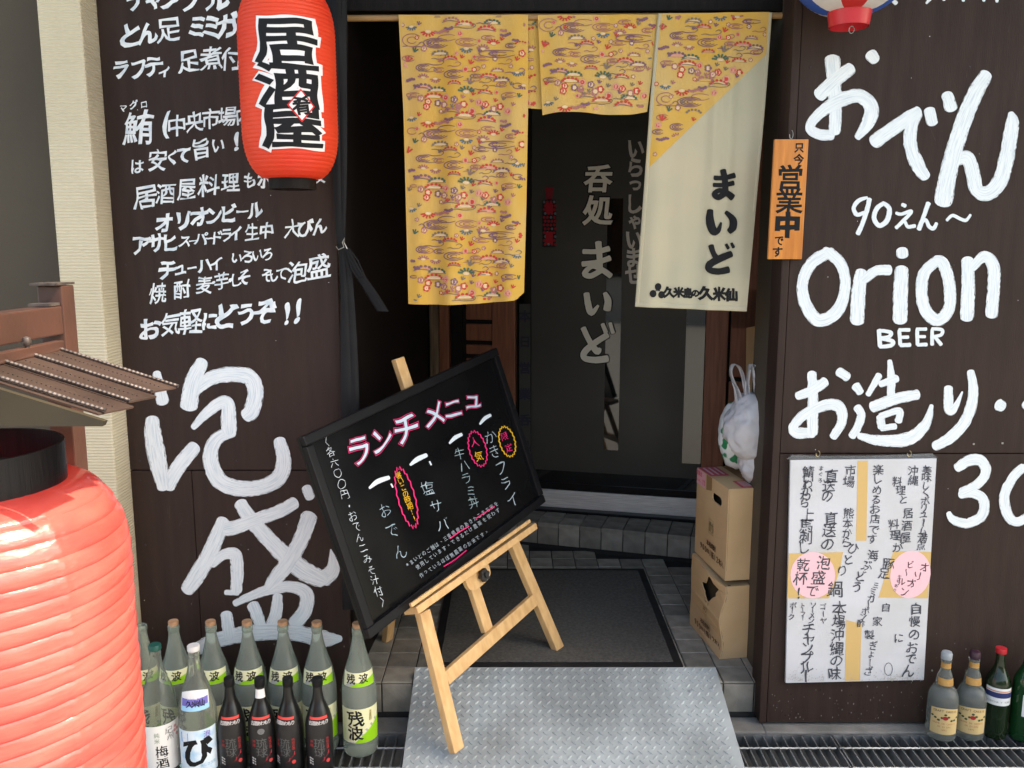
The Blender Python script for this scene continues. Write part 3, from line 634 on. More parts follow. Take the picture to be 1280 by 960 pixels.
# wear: splashes near the ground, nail heads, stray paint specks
for par, xa, xb in ((ls, XL0 + 0.01, XL1 - 0.01), (rs, XR0 + 0.03, 1.75)):
    g = MB()
    for i in range(260):
        x = random.uniform(xa, xb); z = 0.02 + abs(random.gauss(0, 0.13)); r_ = random.uniform(0.0006, 0.0022); y = PY - 0.0006 - i * 1e-6
        if z > 1.2: continue
        g.add([(x + r_ * math.cos(t), y, z + r_ * random.uniform(1, 2.4) * math.sin(t)) for t in [0, 1.05, 2.1, 3.14, 4.2, 5.2]], [(0, 1, 2, 3, 4, 5)], random.choice(((0.10, 0.085, 0.07), (0.16, 0.14, 0.12), (0.02, 0.015, 0.012))))
    for i in range(16):
        x = random.uniform(xa, xb); z = random.uniform(0.3, 2.1); r_ = random.uniform(0.0006, 0.0014); g.add([(x + r_ * math.cos(t), PY - 0.0022, z + r_ * math.sin(t)) for t in [0, 1.05, 2.1, 3.14, 4.2, 5.2]], [(0, 1, 2, 3, 4, 5)], (0.6, 0.62, 0.62))
    for i in range(34):                              # shallow scratches
        x = random.uniform(xa, xb); z = random.uniform(0.1, 2.1); l_ = random.uniform(0.01, 0.06); a_ = random.gauss(1.57, 0.35); dx, dz = l_ * math.cos(a_), l_ * math.sin(a_)
        g.add([(x, PY - 0.0005, z), (x + 0.0006, PY - 0.0005, z), (x + dx + 0.0003, PY - 0.0005, z + dz), (x + dx, PY - 0.0005, z + dz)], [(0, 1, 2, 3)], (0.085, 0.065, 0.055))
    tag(g.build('splash_marks', 'ink', par), kind='stuff')
    for x in (xa + 0.02, (xa + xb) / 2, xb - 0.02):
        for z in (0.07, 0.60, zseam - 0.03, zseam + 0.03, 1.45, 2.0):
            g = MB(); g.lathe([(0.0032, 0), (0.0028, 0.0012), (0.0001, 0.0016)], 8, cap=False); vs = [(v.x + x, PY - v.z + 0.0002, v.y + z) for v in g.v]; g2 = MB(); g2.add(vs, g.f); g2.build('nail', 'rubber', par)

# ================================================================== POSTER
po = thing('menu_poster', (1.07, PY - 0.008, 0.155), 'white laminated handwritten poster with pink ovals on the right signboard', 'poster')
def mp_po(x, y, l): return atY(x, y, PY - 0.0135 - l)
out = [(988, 575), (1171, 573), (1155, 850), (982, 854)]
g = MB(); g.prism([mp_po(x, y, 0) for x, y in out], (0, 0.010, 0)); g.build('paper', 'poster_paper', po, bevel=0.001, seg=1)
g = MB(); OR = (0.60, 0.40, 0.16)

for P_ in ([(1072, 576), (1085, 576), (1083, 676), (1070, 676)], [(986, 692), (1054, 690), (1050, 712), (1044, 730), (1036, 748), (984, 748)],
           [(1117, 689), (1164, 690), (1160, 748), (1098, 747), (1108, 715)], [(1058, 775), (1077, 780), (1075, 851), (1056, 851)]):
    g = MB(); poly(g, P_, mp_po, OR, 0.0004); g.build('paper_strip', 'ink_gloss', po)
for P_ in (ell(1016, 719, 28, 29, 28), ell(1138, 718, 25, 30, 28, 0.25)):
    g = MB(); poly(g, P_, mp_po, (0.80, 0.50, 0.53), 0.0008); g.build('oval', 'ink_gloss', po)
g = MB(); k = dict(off=0.006, col=(0.07, 0.07, 0.08), lift=0.0012, jit=0.06, wob=0.12, shear=0.06)
S = lambda x, y: (970 + x / 3.2, 560 + y / 3.2)
def cl(t, x0, y0, x1, y1, s_, **kw):
    a = S(x0, y0); b = S(x1, y1); line(g, t, a[0], a[1], b[0], b[1], s_, mp_po, **{**k, **kw})
cl('美味しくボリューム満点', 605, 88, 582, 390, 12.5); cl('沖縄', 550, 90, 548, 130, 14); cl('料理と', 487, 132, 510, 208, 13)
cl('居酒屋', 528, 262, 520, 358, 14); cl('料理が', 468, 305, 488, 398, 14); cl('楽しめるお店です', 410, 85, 388, 365, 13.5)
cl('市場', 300, 90, 292, 135, 15); cl('直送の', 222, 112, 208, 192, 17); cl('鯖いわかわら', 132, 98, 116, 218, 15); cl('まぐろ', 182, 82, 178, 130, 6)
cl('熊本から', 292, 262, 282, 378, 14); cl('直送の', 218, 280, 205, 385, 18); cl('上馬刺し', 125, 268, 112, 402, 18)
cl('ひとり', 312, 400, 268, 492, 15); cl('鍋', 232, 568, 232, 568, 20); cl('海ぶどう', 385, 430, 322, 555, 15); cl('豚足', 452, 462, 432, 505, 15)
cl('泡盛で', 188, 462, 148, 575, 18, off=0.006); cl('乾杯!', 112, 465, 92, 582, 18, off=0.006); cl('オリオン', 592, 478, 515, 575, 12, col=(0.09, 0.04, 0.05)); cl('ビール', 540, 465, 502, 535, 10, col=(0.09, 0.04, 0.05)); cl('生もあり', 495, 515, 475, 568, 5)
cl('ミミガーポン酢', 400, 550, 340, 700, 10.5); cl('ゴーヤ', 190, 635, 190, 690, 9); cl('ソーメン', 148, 630, 140, 690, 9); cl('トーフー', 108, 630, 108, 680, 8); cl('ポーク', 70, 628, 62, 675, 9)
cl('本場沖縄の味', 255, 640, 238, 905, 18); cl('チャンプルー', 132, 725, 118, 915, 19); cl('自家製', 442, 640, 372, 745, 13); cl('ぎょーざ', 388, 790, 372, 895, 12)
cl('自慢の', 562, 645, 552, 745, 15); cl('おでん', 548, 800, 530, 895, 17); cl('に', 495, 760, 495, 760, 14)
a = S(450, 885); loop(g, ell(a[0], a[1], 5, 8, 12), 0.6, mp_po, (0.05, 0.05, 0.06), 0.0012)
tag(g.build('lettering', 'ink', po), kind='stuff')
g = MB()
for i in range(220):                                # grime along the lower edge
    x = random.choice((random.uniform(984, 1030), random.uniform(1100, 1154), random.uniform(984, 1154))); y = 851 - abs(random.gauss(0, 6))
    s_ = random.uniform(0.2, 0.7); poly(g, ell(x, y, s_, s_ * 1.8, 5, random.random()), mp_po, (0.42, 0.40, 0.36), 0.0010 + i * 0.000002)
tag(g.build('grime', 'ink', po), kind='stuff')
g = MB(); g.prism([mp_po(x, y, 0.001) for x, y in ((984, 574), (1172, 572), (1166, 567), (1100, 569.5), (1030, 570), (990, 569))], (0, 0.006, 0)); g.build('plastic_sleeve', 'film_clear', po)
for x in (1022, 1136):
    g = MB(); p = atY(x, 571, PY - 0.012); g.tube([p + Vector((0.006 * math.sin(t), -0.002, 0.010 + 0.009 * math.cos(t))) for t in [i * 0.7 for i in range(8)]], 0.0012, 6); g.build('hook', 'brass_wire', po, True)

# ================================================================== OPEN PLAQUE
pq = thing('open_plaque', atY(980, 324, PY - 0.015), 'orange wooden hanging plaque with bold black characters', 'plaque')
def mp_pq(x, y, l): return atY(x, y, PY - 0.0205 - l)
g = MB(); g.prism([mp_pq(x, y, 0) for x, y in ((968.5, 174), (1011, 174), (1002.5, 324), (960, 324))], (0, 0.012, 0)); g.build('board', 'plaque_wood', pq, bevel=0.002)
g = MB(); sl = -7 / 150
for ch, x, y, s_, o_, sx in (('只', 999, 185, 13, 0.03, .95), ('今', 998.5, 199, 14, 0.03, .95), ('営', 988, 222, 33, 0.022, 1.05), ('業', 986.5, 251, 33, 0.018, 1.05), ('中', 984.5, 281, 32, 0.055, 1.05), ('で', 974, 301, 13, 0.03, .95), ('す', 972, 315, 14, 0.03, .95)):
    put(g, ch, x, y, s_, mp_pq, off=o_, col=INK, lift=0.0006, sx=sx, wob=0.04, shear=0.05)
g.build('lettering', 'ink', pq)
p = atY(989, 172, PY - 0.014)
g = MB(); g.tube([p + Vector((0.005 * math.sin(t), 0, 0.008 + 0.012 * math.cos(t))) for t in [i * 0.6 for i in range(9)]], 0.0009, 6); g.build('hook', 'wire_grey', pq, True)

# ================================================================== NOREN CURTAIN
NY = 2.60
rod = MB(); a = atY(412, 23, NY); b = atY(977, 19.5, NY); rod.tube([a, b], 0.009, 12)
tag(rod.build('curtain_rod', 'bamboo', smooth=True, base=(a + b) / 2), 'pale bamboo rod across the top of the entrance', 'rod')
nr = thing('shop_curtain', Vector(((a.x + b.x) / 2, NY, 1.33)), 'yellow patterned split shop curtain with a white corner lettered in black', 'curtain')
def fold(X, Z, k):
    d = max(0.0, 2.155 - Z)
    A_ = 0.004 + 0.016 * min(d, 0.8)
    f_ = (1, 1.0, 0.8, 0.55)[k]
    ph = (0, 0.4, 2.1, 4.0)[k]
    v = A_ * math.sin(X * 36 + ph + 1.2 * d) * 0.55 + A_ * 0.5 * math.sin(X * 71 + ph * 2 + 2.0 * d)
    if k == 3: v += 0.012 * math.exp(-((X - 0.62) / 0.05) ** 2) * math.sin(X * 120) * min(1, d * 4) * max(0, 1 - d)
    return NY - 0.012 - v * f_
def cloth_map(k, extra=0.0): return lambda x, y, l: (lambda p: Vector((p.x, fold(p.x, p.z, k) - l - extra, p.z)))(atY(x, y, NY))
def interp(P, t):
    n = len(P) - 1; i = min(int(t * n), n - 1); f = t * n - i; return P[i][0] + (P[i + 1][0] - P[i][0]) * f, P[i][1] + (P[i + 1][1] - P[i][1]) * f
def cloth(name, Lp, Rp, k, m, extra=0, nu=48, nv=60, sag=None):
    mp_ = cloth_map(k, extra); vs = []
    for j in range(nv + 1):
        for i in range(nu + 1):
            u = i / nu; v = j / nv; a = interp(Lp, v); b = interp(Rp, v); x = a[0] + (b[0] - a[0]) * u; y = a[1] + (b[1] - a[1]) * u
            if sag: y += sag(u) * v
            vs.append(mp_(x, y, 0))
    c = nu + 1; g_ = MB(); fs = [(j * c + i, (j + 1) * c + i, (j + 1) * c + i + 1, j * c + i + 1) for j in range(nv) for i in range(nu)]
    n = len(vs); back = [v + Vector((0, 0.0009, 0)) for v in vs]; g_.add(vs, fs); g_.add(back, [f[::-1] for f in fs])
    rim = [i for i in range(c)] + [j * c + nu for j in range(1, nv + 1)] + [nv * c + i for i in range(nu - 1, -1, -1)] + [j * c for j in range(nv - 1, 0, -1)]
    g_.f += [(rim[i], rim[i] + n, rim[(i + 1) % len(rim)] + n, rim[(i + 1) % len(rim)]) for i in range(len(rim))]
    return g_.build(name, m, nr, smooth=True)
# outlines in the curtain's plane
LA, RA = [(499, 20), (505, 140), (508, 260), (511, 379)], [(660, 20), (660, 140), (658, 260), (655, 374)]
LB, RB = [(640, 20), (642, 134)], [(676, 20), (678, 136)]
LM, RM = [(672, 20), (678, 146)], [(824, 19.5), (808, 139)]
LC, RC = [(821, 19.5), (812, 120), (803, 250), (793, 383)], [(963, 17.5), (954, 140), (943, 265), (932, 389)]
pB = cloth('curtain_panel', LB, RB, 2, 'yellow_cloth', -0.014, 12, 16)
pA = cloth('curtain_panel', LA, RA, 1, 'yellow_cloth', 0.0, sag=lambda u: 3.5 * (1 - (2 * u - 0.9) ** 2) - (8 * max(0, u - 0.93) * 14))
pM = cloth('curtain_panel', LM, RM, 2, 'yellow_cloth', 0.0, 48, 24, sag=lambda u: -4 * math.sin(u * 5.5 + 0.4))
pC = cloth('curtain_panel', LC, RC, 3, 'white_cloth', 0.006, 48, 70)
# yellow triangle sewn on the right panel
def edgeL(y): return interp(LC, 0)[0] if y < 20 else next((a[0] + (b[0] - a[0]) * (y - a[1]) / (b[1] - a[1]) for a, b in zip(LC, LC[1:]) if a[1] <= y <= b[1]), 800)
def edgeR(y): return next((a[0] + (b[0] - a[0]) * (y - a[1]) / (b[1] - a[1]) for a, b in zip(RC, RC[1:]) if a[1] <= y <= b[1]), 960)
def diag(y): return 957 - (y - 68) * (957 - 805) / (215 - 68)
m3 = cloth_map(3, 0.006); g = MB(); nv = 50; nu = 40; vs = []
for j in range(nv + 1):
    y = 17 + (216.5 - 17) * j / nv; a = edgeL(y) + 0.3; b = min(edgeR(y) - 0.3, diag(y)) if y > 60 else edgeR(y) - 0.3; b = max(b, a + 0.2)
    for i in range(nu + 1): vs.append(m3(a + (b - a) * i / nu, y + (2.3 - 2.2 * i / nu if y < 60 else 0), 0.0012))
c = nu + 1; g.add(vs, [(j * c + i, (j + 1) * c + i, (j + 1) * c + i + 1, j * c + i + 1) for j in range(nv) for i in range(nu)])
pT = g.build('sewn_patch', 'yellow_cloth', nr, smooth=True)
# printed pattern: motif list in a 160 x 112 repeat
RED, PNK, PUR, GRN, WHT, GRY, MAU = (0.48, 0.06, 0.045), (0.60, 0.28, 0.20), (0.19, 0.095, 0.13), (0.07, 0.12, 0.08), (0.64, 0.46, 0.27), (0.20, 0.15, 0.11), (0.36, 0.15, 0.13)
def inside(x, y, O):
    c_ = False; n = len(O)
    for i in range(n):
        x1, y1 = O[i]; x2, y2 = O[i - 1]
        if (y1 > y) != (y2 > y) and x < (x2 - x1) * (y - y1) / (y2 - y1) + x1: c_ = not c_
    return c_
class Print:
    def __init__(s, O, mp_): s.g = MB(); s.O = O; s.mp = mp_; s.l = 0.0016
    def ok(s, P): return all(inside(x, y, s.O) for x, y in P)
    def rib(s, P, wd, col):
        if not s.ok([(p[0], p[1]) for p in P]): return
        Q = catmull([(p[0], p[1]) for p in P], 3) if len(P) > 2 else P
        s.l = 0.0016 + (s.l - 0.0016 + 0.000015) % 0.0008; n = len(Q); vs = []
        for i in range(n):
            a = Q[max(i - 1, 0)]; b = Q[min(i + 1, n - 1)]; dx, dy = b[0] - a[0], b[1] - a[1]; l = math.hypot(dx, dy) or 1; e = 1.45 * wd * (0.6 + 0.4 * math.sin(math.pi * i / (n - 1)))
            for t in (-.5, .5): vs.append(s.mp(Q[i][0] - dy / l * e * t, Q[i][1] + dx / l * e * t, s.l))
        s.g.add(vs, [(2 * i, 2 * i + 1, 2 * i + 3, 2 * i + 2) for i in range(n - 1)], col)
    def pol(s, P, col):
        if not s.ok(P): return
        s.l = 0.0016 + (s.l - 0.0016 + 0.000015) % 0.0008; poly(s.g, P, s.mp, col, s.l)
def hill(p, x, y, r, col, inner=WHT):
    r *= 1.0
    arc = [(x + r * math.cos(t), y - 0.5 * r * math.sin(t)) for t in [math.pi * i / 6 for i in range(7)]]
    p.pol([(x - r * .8, y), *[(a, b + 1) for a, b in arc[::-1]], (x + r * .8, y)], inner)
    for i in range(6):
        t = math.pi * (i + .5) / 6; p.pol(ell(x + r * math.cos(t), y - 0.5 * r * math.sin(t) - .4, r * .2, r * .17, 6), col)
    p.rib([(x - r * 1.25, y + .6), (x - r * .5, y - r * .15), (x + r * .3, y - r * .1), (x + r * 1.2, y + .6)], 0.8, GRY)
def flower(p, x, y, r, col):
    r *= 1.05
    for i in range(5): t = i * 1.2566; p.pol(ell(x + r * .6 * math.cos(t), y + r * .6 * math.sin(t), r * .48, r * .48, 6), col)
    p.pol(ell(x, y, r * .62, r * .62, 8), WHT if col != PNK else RED); p.pol(ell(x, y, r * .22, r * .22, 5), col)
def daisy(p, x, y, r, col, up=1):
    r *= 1.12
    p.pol(ell(x, y, r * .42, r * .22, 8), WHT)
    for i in range(6):
        t = math.pi * (i + .5) / 6; p.rib([(x + r * .45 * math.cos(t), y + up * r * .3 * math.sin(t)), (x + r * 1.05 * math.cos(t), y + up * r * .75 * math.sin(t))], r * .26, col)
def swirl(p, x, y, rx, ry, n, col, wd=0.75):
    for i in range(n):
        k_ = 1 - i / n; p.rib([(x + rx * k_ * math.cos(t), y + ry * k_ * math.sin(t)) for t in [0.5 + 5.2 * j / 7 for j in range(8)]], wd, col)
def wavy(p, x, y, ln, col):
    p.rib([(x, y), (x + ln * .3, y - .6), (x + ln * .55, y + .5), (x + ln, y)], 0.7, col); p.rib([(x + ln, y), (x + ln + 3.5, y - 3), (x + ln, y - 5.5), (x + ln - 4, y - 3.5)], 0.7, col)
def leaf(p, x, y, r, col):
    r *= 1.3
    for t in (-1.9, -1.3, -0.6): p.rib([(x, y), (x + r * math.cos(t), y + r * math.sin(t))], r * .32, col)
def cloud(p, x, y, ln, col):
    for i in range(int(ln / 2.6)):
        p.pol(ell(x + i * 2.6, y + 1.1 * math.sin(i * 1.1), 2.1, 1.5 + 0.7 * math.sin(i * .55) ** 2, 7), col)
def motif(p, ox, oy):
    X = lambda a: ox + a / 5.05; Y = lambda a: oy + a / 5.05
    hill(p, X(410), Y(125), 10, RED); hill(p, X(325), Y(100), 9, MAU, (0.60, 0.36, 0.12)); hill(p, X(582), Y(112), 9, GRN); hill(p, X(548), Y(155), 10, RED, PNK)
    cloud(p, X(225), Y(160), 20, MAU); cloud(p, X(290), Y(140), 12, PUR); wavy(p, X(330), Y(138), 26, GRY); cloud(p, X(640), Y(150), 10, MAU)
    daisy(p, X(75), Y(130), 6, (0.10, 0.15, 0.17)); daisy(p, X(180), Y(160), 8, RED); flower(p, X(380), Y(175), 3.6, PNK)
    swirl(p, X(232), Y(232), 16, 6, 4, PUR); swirl(p, X(425), Y(228), 14, 5, 3, MAU); wavy(p, X(20), Y(255), 24, PUR); swirl(p, X(80), Y(215), 12, 8, 2, MAU)
    daisy(p, X(420), Y(268), 7, (0.10, 0.15, 0.17)); daisy(p, X(590), Y(235), 7, RED, -1); daisy(p, X(525), Y(270), 7, MAU, -1); swirl(p, X(620), Y(300), 24, 4.6, 2, PUR); swirl(p, X(600), Y(298), 7, 3, 2, PUR)
    cloud(p, X(640), Y(180), 14, PUR); cloud(p, X(715), Y(215), 9, PUR); hill(p, X(765), Y(245), 7, RED, PNK); flower(p, X(770), Y(300), 4.4, RED); flower(p, X(800), Y(352), 3.6, PNK); leaf(p, X(735), Y(345), 4, RED); leaf(p, X(830), Y(330), 4, GRY)
    flower(p, X(600), Y(330), 3, PUR); wavy(p, X(620), Y(362), 14, MAU); flower(p, X(155), Y(268), 3.6, MAU); leaf(p, X(95), Y(290), 4.6, GRN)
    hill(p, X(255), Y(305), 9, GRY, WHT); hill(p, X(318), Y(340), 8, RED, PNK); leaf(p, X(50), Y(350), 6, RED); flower(p, X(30), Y(378), 4, PNK)
    swirl(p, X(150), Y(388), 9, 4.2, 3, PUR); wavy(p, X(150), Y(366), 22, PUR); daisy(p, X(150), Y(450), 6, MAU, -1); daisy(p, X(225), Y(455), 6, MAU)
    swirl(p, X(345), Y(430), 13, 5.2, 3, PUR); wavy(p, X(350), Y(408), 28, MAU); leaf(p, X(445), Y(365), 4.5, RED); flower(p, X(415), Y(398), 3.5, PNK); flower(p, X(470), Y(400), 3.2, RED)
    hill(p, X(345), Y(492), 7, RED, PNK); leaf(p, X(440), Y(490), 6, GRY); hill(p, X(615), Y(410), 7, MAU); hill(p, X(560), Y(452), 9.5, RED, PNK); hill(p, X(640), Y(472), 9, PUR); swirl(p, X(645), Y(492), 7, 3, 2, MAU)
    daisy(p, X(740), Y(420), 6, (0.10, 0.15, 0.17)); cloud(p, X(25), Y(465), 16, PUR); cloud(p, X(95), Y(500), 8, PUR); wavy(p, X(500), Y(480), 12, GRY)
    hill(p, X(150), Y(520), 10, PUR, PNK); hill(p, X(235), Y(535), 9.5, GRN); hill(p, X(215), Y(575), 10, RED); daisy(p, X(420), Y(540), 9, GRN, -1); wavy(p, X(450), Y(524), 18, PUR); hill(p, X(538), Y(552), 8, RED)
    swirl(p, X(745), Y(505), 13, 7, 2, PUR); swirl(p, X(822), Y(520), 5, 6, 2, PUR); leaf(p, X(750), Y(575), 4, GRN); daisy(p, X(780), Y(500), 6, PUR)
    for a, b, c_ in ((135, 580, MAU), (180, 600, RED), (240, 608, PUR), (170, 632, RED), (290, 575, PNK), (280, 620, MAU)): flower(p, X(a), Y(b), 4.2, c_)
    for a, b, c_ in ((345, 590, PUR), (405, 618, RED), (372, 632, MAU), (455, 660, PNK), (540, 618, RED), (500, 605, PNK), (592, 645, MAU), (632, 630, RED), (680, 662, PNK)): flower(p, X(a), Y(b), 4.4, c_)
    for a, b, n_, rx_, ry_ in ((60, 330, 2, 8, 3.5), (520, 330, 2, 10, 3), (700, 250, 2, 7, 3), (90, 560, 2, 9, 3), (480, 440, 2, 7, 2.6), (690, 560, 2, 10, 3.2), (300, 200, 1, 12, 4), (560, 200, 2, 9, 3), (30, 420, 2, 7, 3), (250, 400, 2, 7, 3)): swirl(p, X(a), Y(b), rx_, ry_, n_, random.choice((PUR, MAU, MAU)))
    for a, b in ((110, 200), (500, 220), (700, 380), (530, 380), (260, 660), (610, 540), (360, 300), (470, 320), (20, 120), (790, 120), (800, 600), (10, 560)): flower(p, X(a), Y(b), 2.6, random.choice((RED, PNK, MAU, MAU)))
    for a, b in ((200, 330), (660, 420), (120, 410), (400, 470), (720, 120), (480, 110), (560, 500), (300, 380)): wavy(p, X(a), Y(b), random.uniform(12, 22), random.choice((GRY, MAU, PUR)))
    for a, b in ((330, 640), (180, 240), (500, 290), (640, 215), (250, 350), (390, 330), (600, 600), (120, 120), (700, 500), (460, 560), (780, 440), (560, 130), (450, 605), (520, 650), (650, 590), (710, 630), (395, 580), (60, 590), (300, 660)): leaf(p, X(a), Y(b), 3.6, random.choice((RED, GRY, PUR, MAU)))
def print_on(O, k, ox, oy, cols, rws, parent, extra=0):
    p = Print(O, cloth_map(k, extra))
    for i in range(cols):
        for j in range(rws): motif(p, ox + i * 166, oy + j * 113)
    if p.g.v: tag(p.g.build('printed_pattern', 'ink', parent), kind='stuff')
print_on([(501, 21), (508, 140), (511, 260), (513, 376), (648, 376), (656, 260), (658, 140), (658, 21)], 1, 500, 9, 1, 4, pA)
print_on([(674, 21), (680, 142), (712, 143), (740, 140), (770, 137), (806, 136), (820, 30), (821, 21)], 2, 670, -10, 1, 2, pM)
print_on([(643, 21), (645, 133), (671, 133), (671, 21)], 2, 560, 9, 1, 2, pB, -0.014)
print_on([(824, 21), (815, 120), (808, 208), (900, 120), (953, 68), (960, 22)], 3, 815, -30, 1, 3, pT, 0.007)
# lettering on the white cloth
m3l = cloth_map(3, 0.006)
for parts in ([[(505, 152, 22), (560, 152, 22), (624, 136, 26)], [(500, 192, 20), (560, 192, 20), (618, 180, 24)], [(555, 108, 28), (566, 160, 28), (570, 235, 30)], [(570, 235, 28), (530, 262, 28), (505, 244, 26), (535, 222, 22), (580, 240, 30), (612, 262, 34)]],
              [[(482, 335, 26), (480, 390, 36), (498, 452, 40), (528, 448, 26), (545, 405, 10)], [(572, 345, 18), (612, 385, 34), (614, 430, 36), (592, 455, 28)]],
              [[(485, 535, 26), (500, 580, 26), (530, 622, 30)], [(606, 582, 30), (545, 606, 34), (480, 640, 34), (478, 672, 30), (530, 682, 30), (590, 672, 32)], [(575, 528, 14), (588, 552, 16)], [(606, 522, 14), (618, 546, 15)]]):
    parts = [[(x, y, w_ * 1.22) for x, y, w_ in P] for P in parts]
    kana(parts, 780, 190, 4.574, m3l, INK, parent=pC, l0=0.0004)
g = MB()
for ch, x, y, s_ in (('久', 835, 365, 14), ('米', 847, 365, 13), ('島', 859, 366, 13), ('の', 868, 366.5, 10), ('久', 880, 366, 17), ('米', 897, 367, 17), ('仙', 912, 368, 16)): put(g, ch, x, y, s_, m3l, off=0.06, col=INK, lift=0.0014, grid=0.3, wob=0.05)
for x, y in ((821, 358), (814.5, 366.5), (825.5, 368)): poly(g, ell(x, y, 4.4, 4.6, 14), m3l, INK, 0.0014)
loop(g, [(821, 358), (818, 363), (823, 363)], 1.5, m3l, INK, 0.0016)
tag(g.build('lettering', 'ink', pC), kind='stuff')
# stitched hems
def hem(P, k, parent, m, wd=4.5, extra=0.0):
    g = MB(); mp_ = cloth_map(k, extra); Q = catmull([(x, y) for x, y in P], 10); n = len(Q); vs = []
    for i in range(n):
        a = Q[max(i - 1, 0)]; b = Q[min(i + 1, n - 1)]; dx, dy = b[0] - a[0], b[1] - a[1]; l = math.hypot(dx, dy) or 1
        for t, lf in ((0, 0.0004), (0.15, 0.0024), (0.8, 0.0022), (1, 0.0004)): vs.append(mp_(Q[i][0] + dy / l * wd * t, Q[i][1] - dx / l * wd * t, lf))
    g.add(vs, [(4 * i + k_, 4 * i + k_ + 1, 4 * i + k_ + 5, 4 * i + k_ + 4) for i in range(n - 1) for k_ in range(3)]); g.build('hem', m, parent, smooth=True)
hem([(793.6, 382.6), (840, 385), (885, 387), (931.6, 388.6)], 3, pC, 'white_cloth', 6, 0.006)
hem([(943, 265), (954, 140), (963, 18)][::-1][::-1], 3, pC, 'white_cloth', 4, 0.006)
hem([(793.4, 382.6), (803.4, 250), (812.4, 120), (821.4, 20)][::-1], 3, pC, 'white_cloth', 4, 0.0062)

# ================================================================== RED HANGING LANTERN
def lantern_profile(R0, H, z0, n, rr, cap_r, amp, sh=0.30):
    prof = []
    for i in range(n * 4 + 1):
        t = i / (n * 4); e = min(t, 1 - t) / sh
        r = R0 if e >= 1 else cap_r + (R0 - cap_r) * math.sqrt(max(0, 1 - (1 - e) ** 2.3))
        r += amp * (abs(math.sin(math.pi * i / 4))); prof.append((r, z0 + H * t))
    return prof
LY = 2.26; lc = atY(361, 112, LY); LR = 0.119; lz0 = atY(361, 224, LY).z; lz1 = 2.40
ln = thing('red_lantern', (lc.x, LY, lz0), 'bright red ribbed paper lantern with bold black characters hanging before menu signboard', 'lantern')
def lant_r(z): 
    t = (z - lz0) / (lz1 - lz0); e = min(t, 1 - t) / 0.27
    return LR if e >= 1 else 0.06 + (LR - 0.06) * math.sqrt(max(0, 1 - (1 - e) ** 2.3))
prof = []
nr_ = 46
lzt = atY(361, -14, LY).z
lz1 = lzt
for i in range(nr_ * 4 + 1):
    z = lz0 + (lz1 - lz0) * i / (nr_ * 4); prof.append((lant_r(z) + 0.0016 * abs(math.sin(math.pi * i / 4)), z))
g = MB(); g.lathe(prof, 72, (lc.x, LY, 0), cap=False); lb = g.build('lantern_body', 'lantern_red', ln, smooth=True)
for zz_ in (lz0, lz1):
    g = MB(); s_ = -1 if zz_ == lz0 else 1; g.lathe([(0.0605, zz_ - 0.004 * s_), (0.0605, zz_ + 0.026 * s_), (0.052, zz_ + 0.026 * s_), (0.052, zz_ - 0.004 * s_)][::1 if s_ > 0 else -1], 32, (lc.x, LY, 0), cap=False); g.build('ring', 'dark_wood', ln, smooth=True)
g = MB(); g.tube([(lc.x, LY, lz1 + 0.02), (lc.x, LY, 2.92)], 0.0025, 6); g.build('cord', 'black', ln)
SK = 0.02
def mp_ln(a, z, l):          # a: metres round the lantern from its front, z: height
    a2 = a - (z - lz0 - 0.24) * -0.0; th = (a2 / LR) - math.pi / 2 + math.atan2(-lc.x, LY) * 1.0 - 0.02
    r = lant_r(z) + 0.0022 + l; return Vector((lc.x + r * math.cos(th), LY + r * math.sin(th), z))
def zpx(y): return atY(361, y, LY - LR).z
for ch, y, a_ in (('居', 51, -0.002), ('酒', 105, 0.001), ('屋', 158, 0.006)):
    g = MB()
    for o_, c_, l_ in ((0.078, (0.74, 0.71, 0.69), 0.0002), (0.026, INK, 0.0010)):
        put(g, ch, a_, zpx(y), 0.124, mp_ln, off=o_, col=c_, lift=l_, grid=0.055, flip=1, sx=1.32, sy=0.90, shear=-0.03, wob=0.05)
    g.build('lettering', 'ink', lb)
cx_, cz_ = 0.030, zpx(131)
for r_, c_, l_ in ((0.036, (0.60, 0.03, 0.03), 0.0018), (0.031, (0.74, 0.70, 0.68), 0.0024)):
    g = MB(); n = 8
    for i in range(n):
        for j in range(n):
            def dm(u, v): return mp_ln(cx_ + (u - v) * r_ * 0.92, cz_ + (u + v - 1) * r_ * 1.1, l_)
            g.add([dm(i / n, j / n), dm((i + 1) / n, j / n), dm((i + 1) / n, (j + 1) / n), dm(i / n, (j + 1) / n)], [(0, 1, 2, 3)], c_)
    g.build('emblem', 'ink', lb)
g = MB(); put(g, '肴', cx_, cz_, 0.046, mp_ln, off=0.03, col=INK, lift=0.003, grid=0.2, flip=1, wob=0.04, rot=8); g.build('lettering', 'ink', lb)

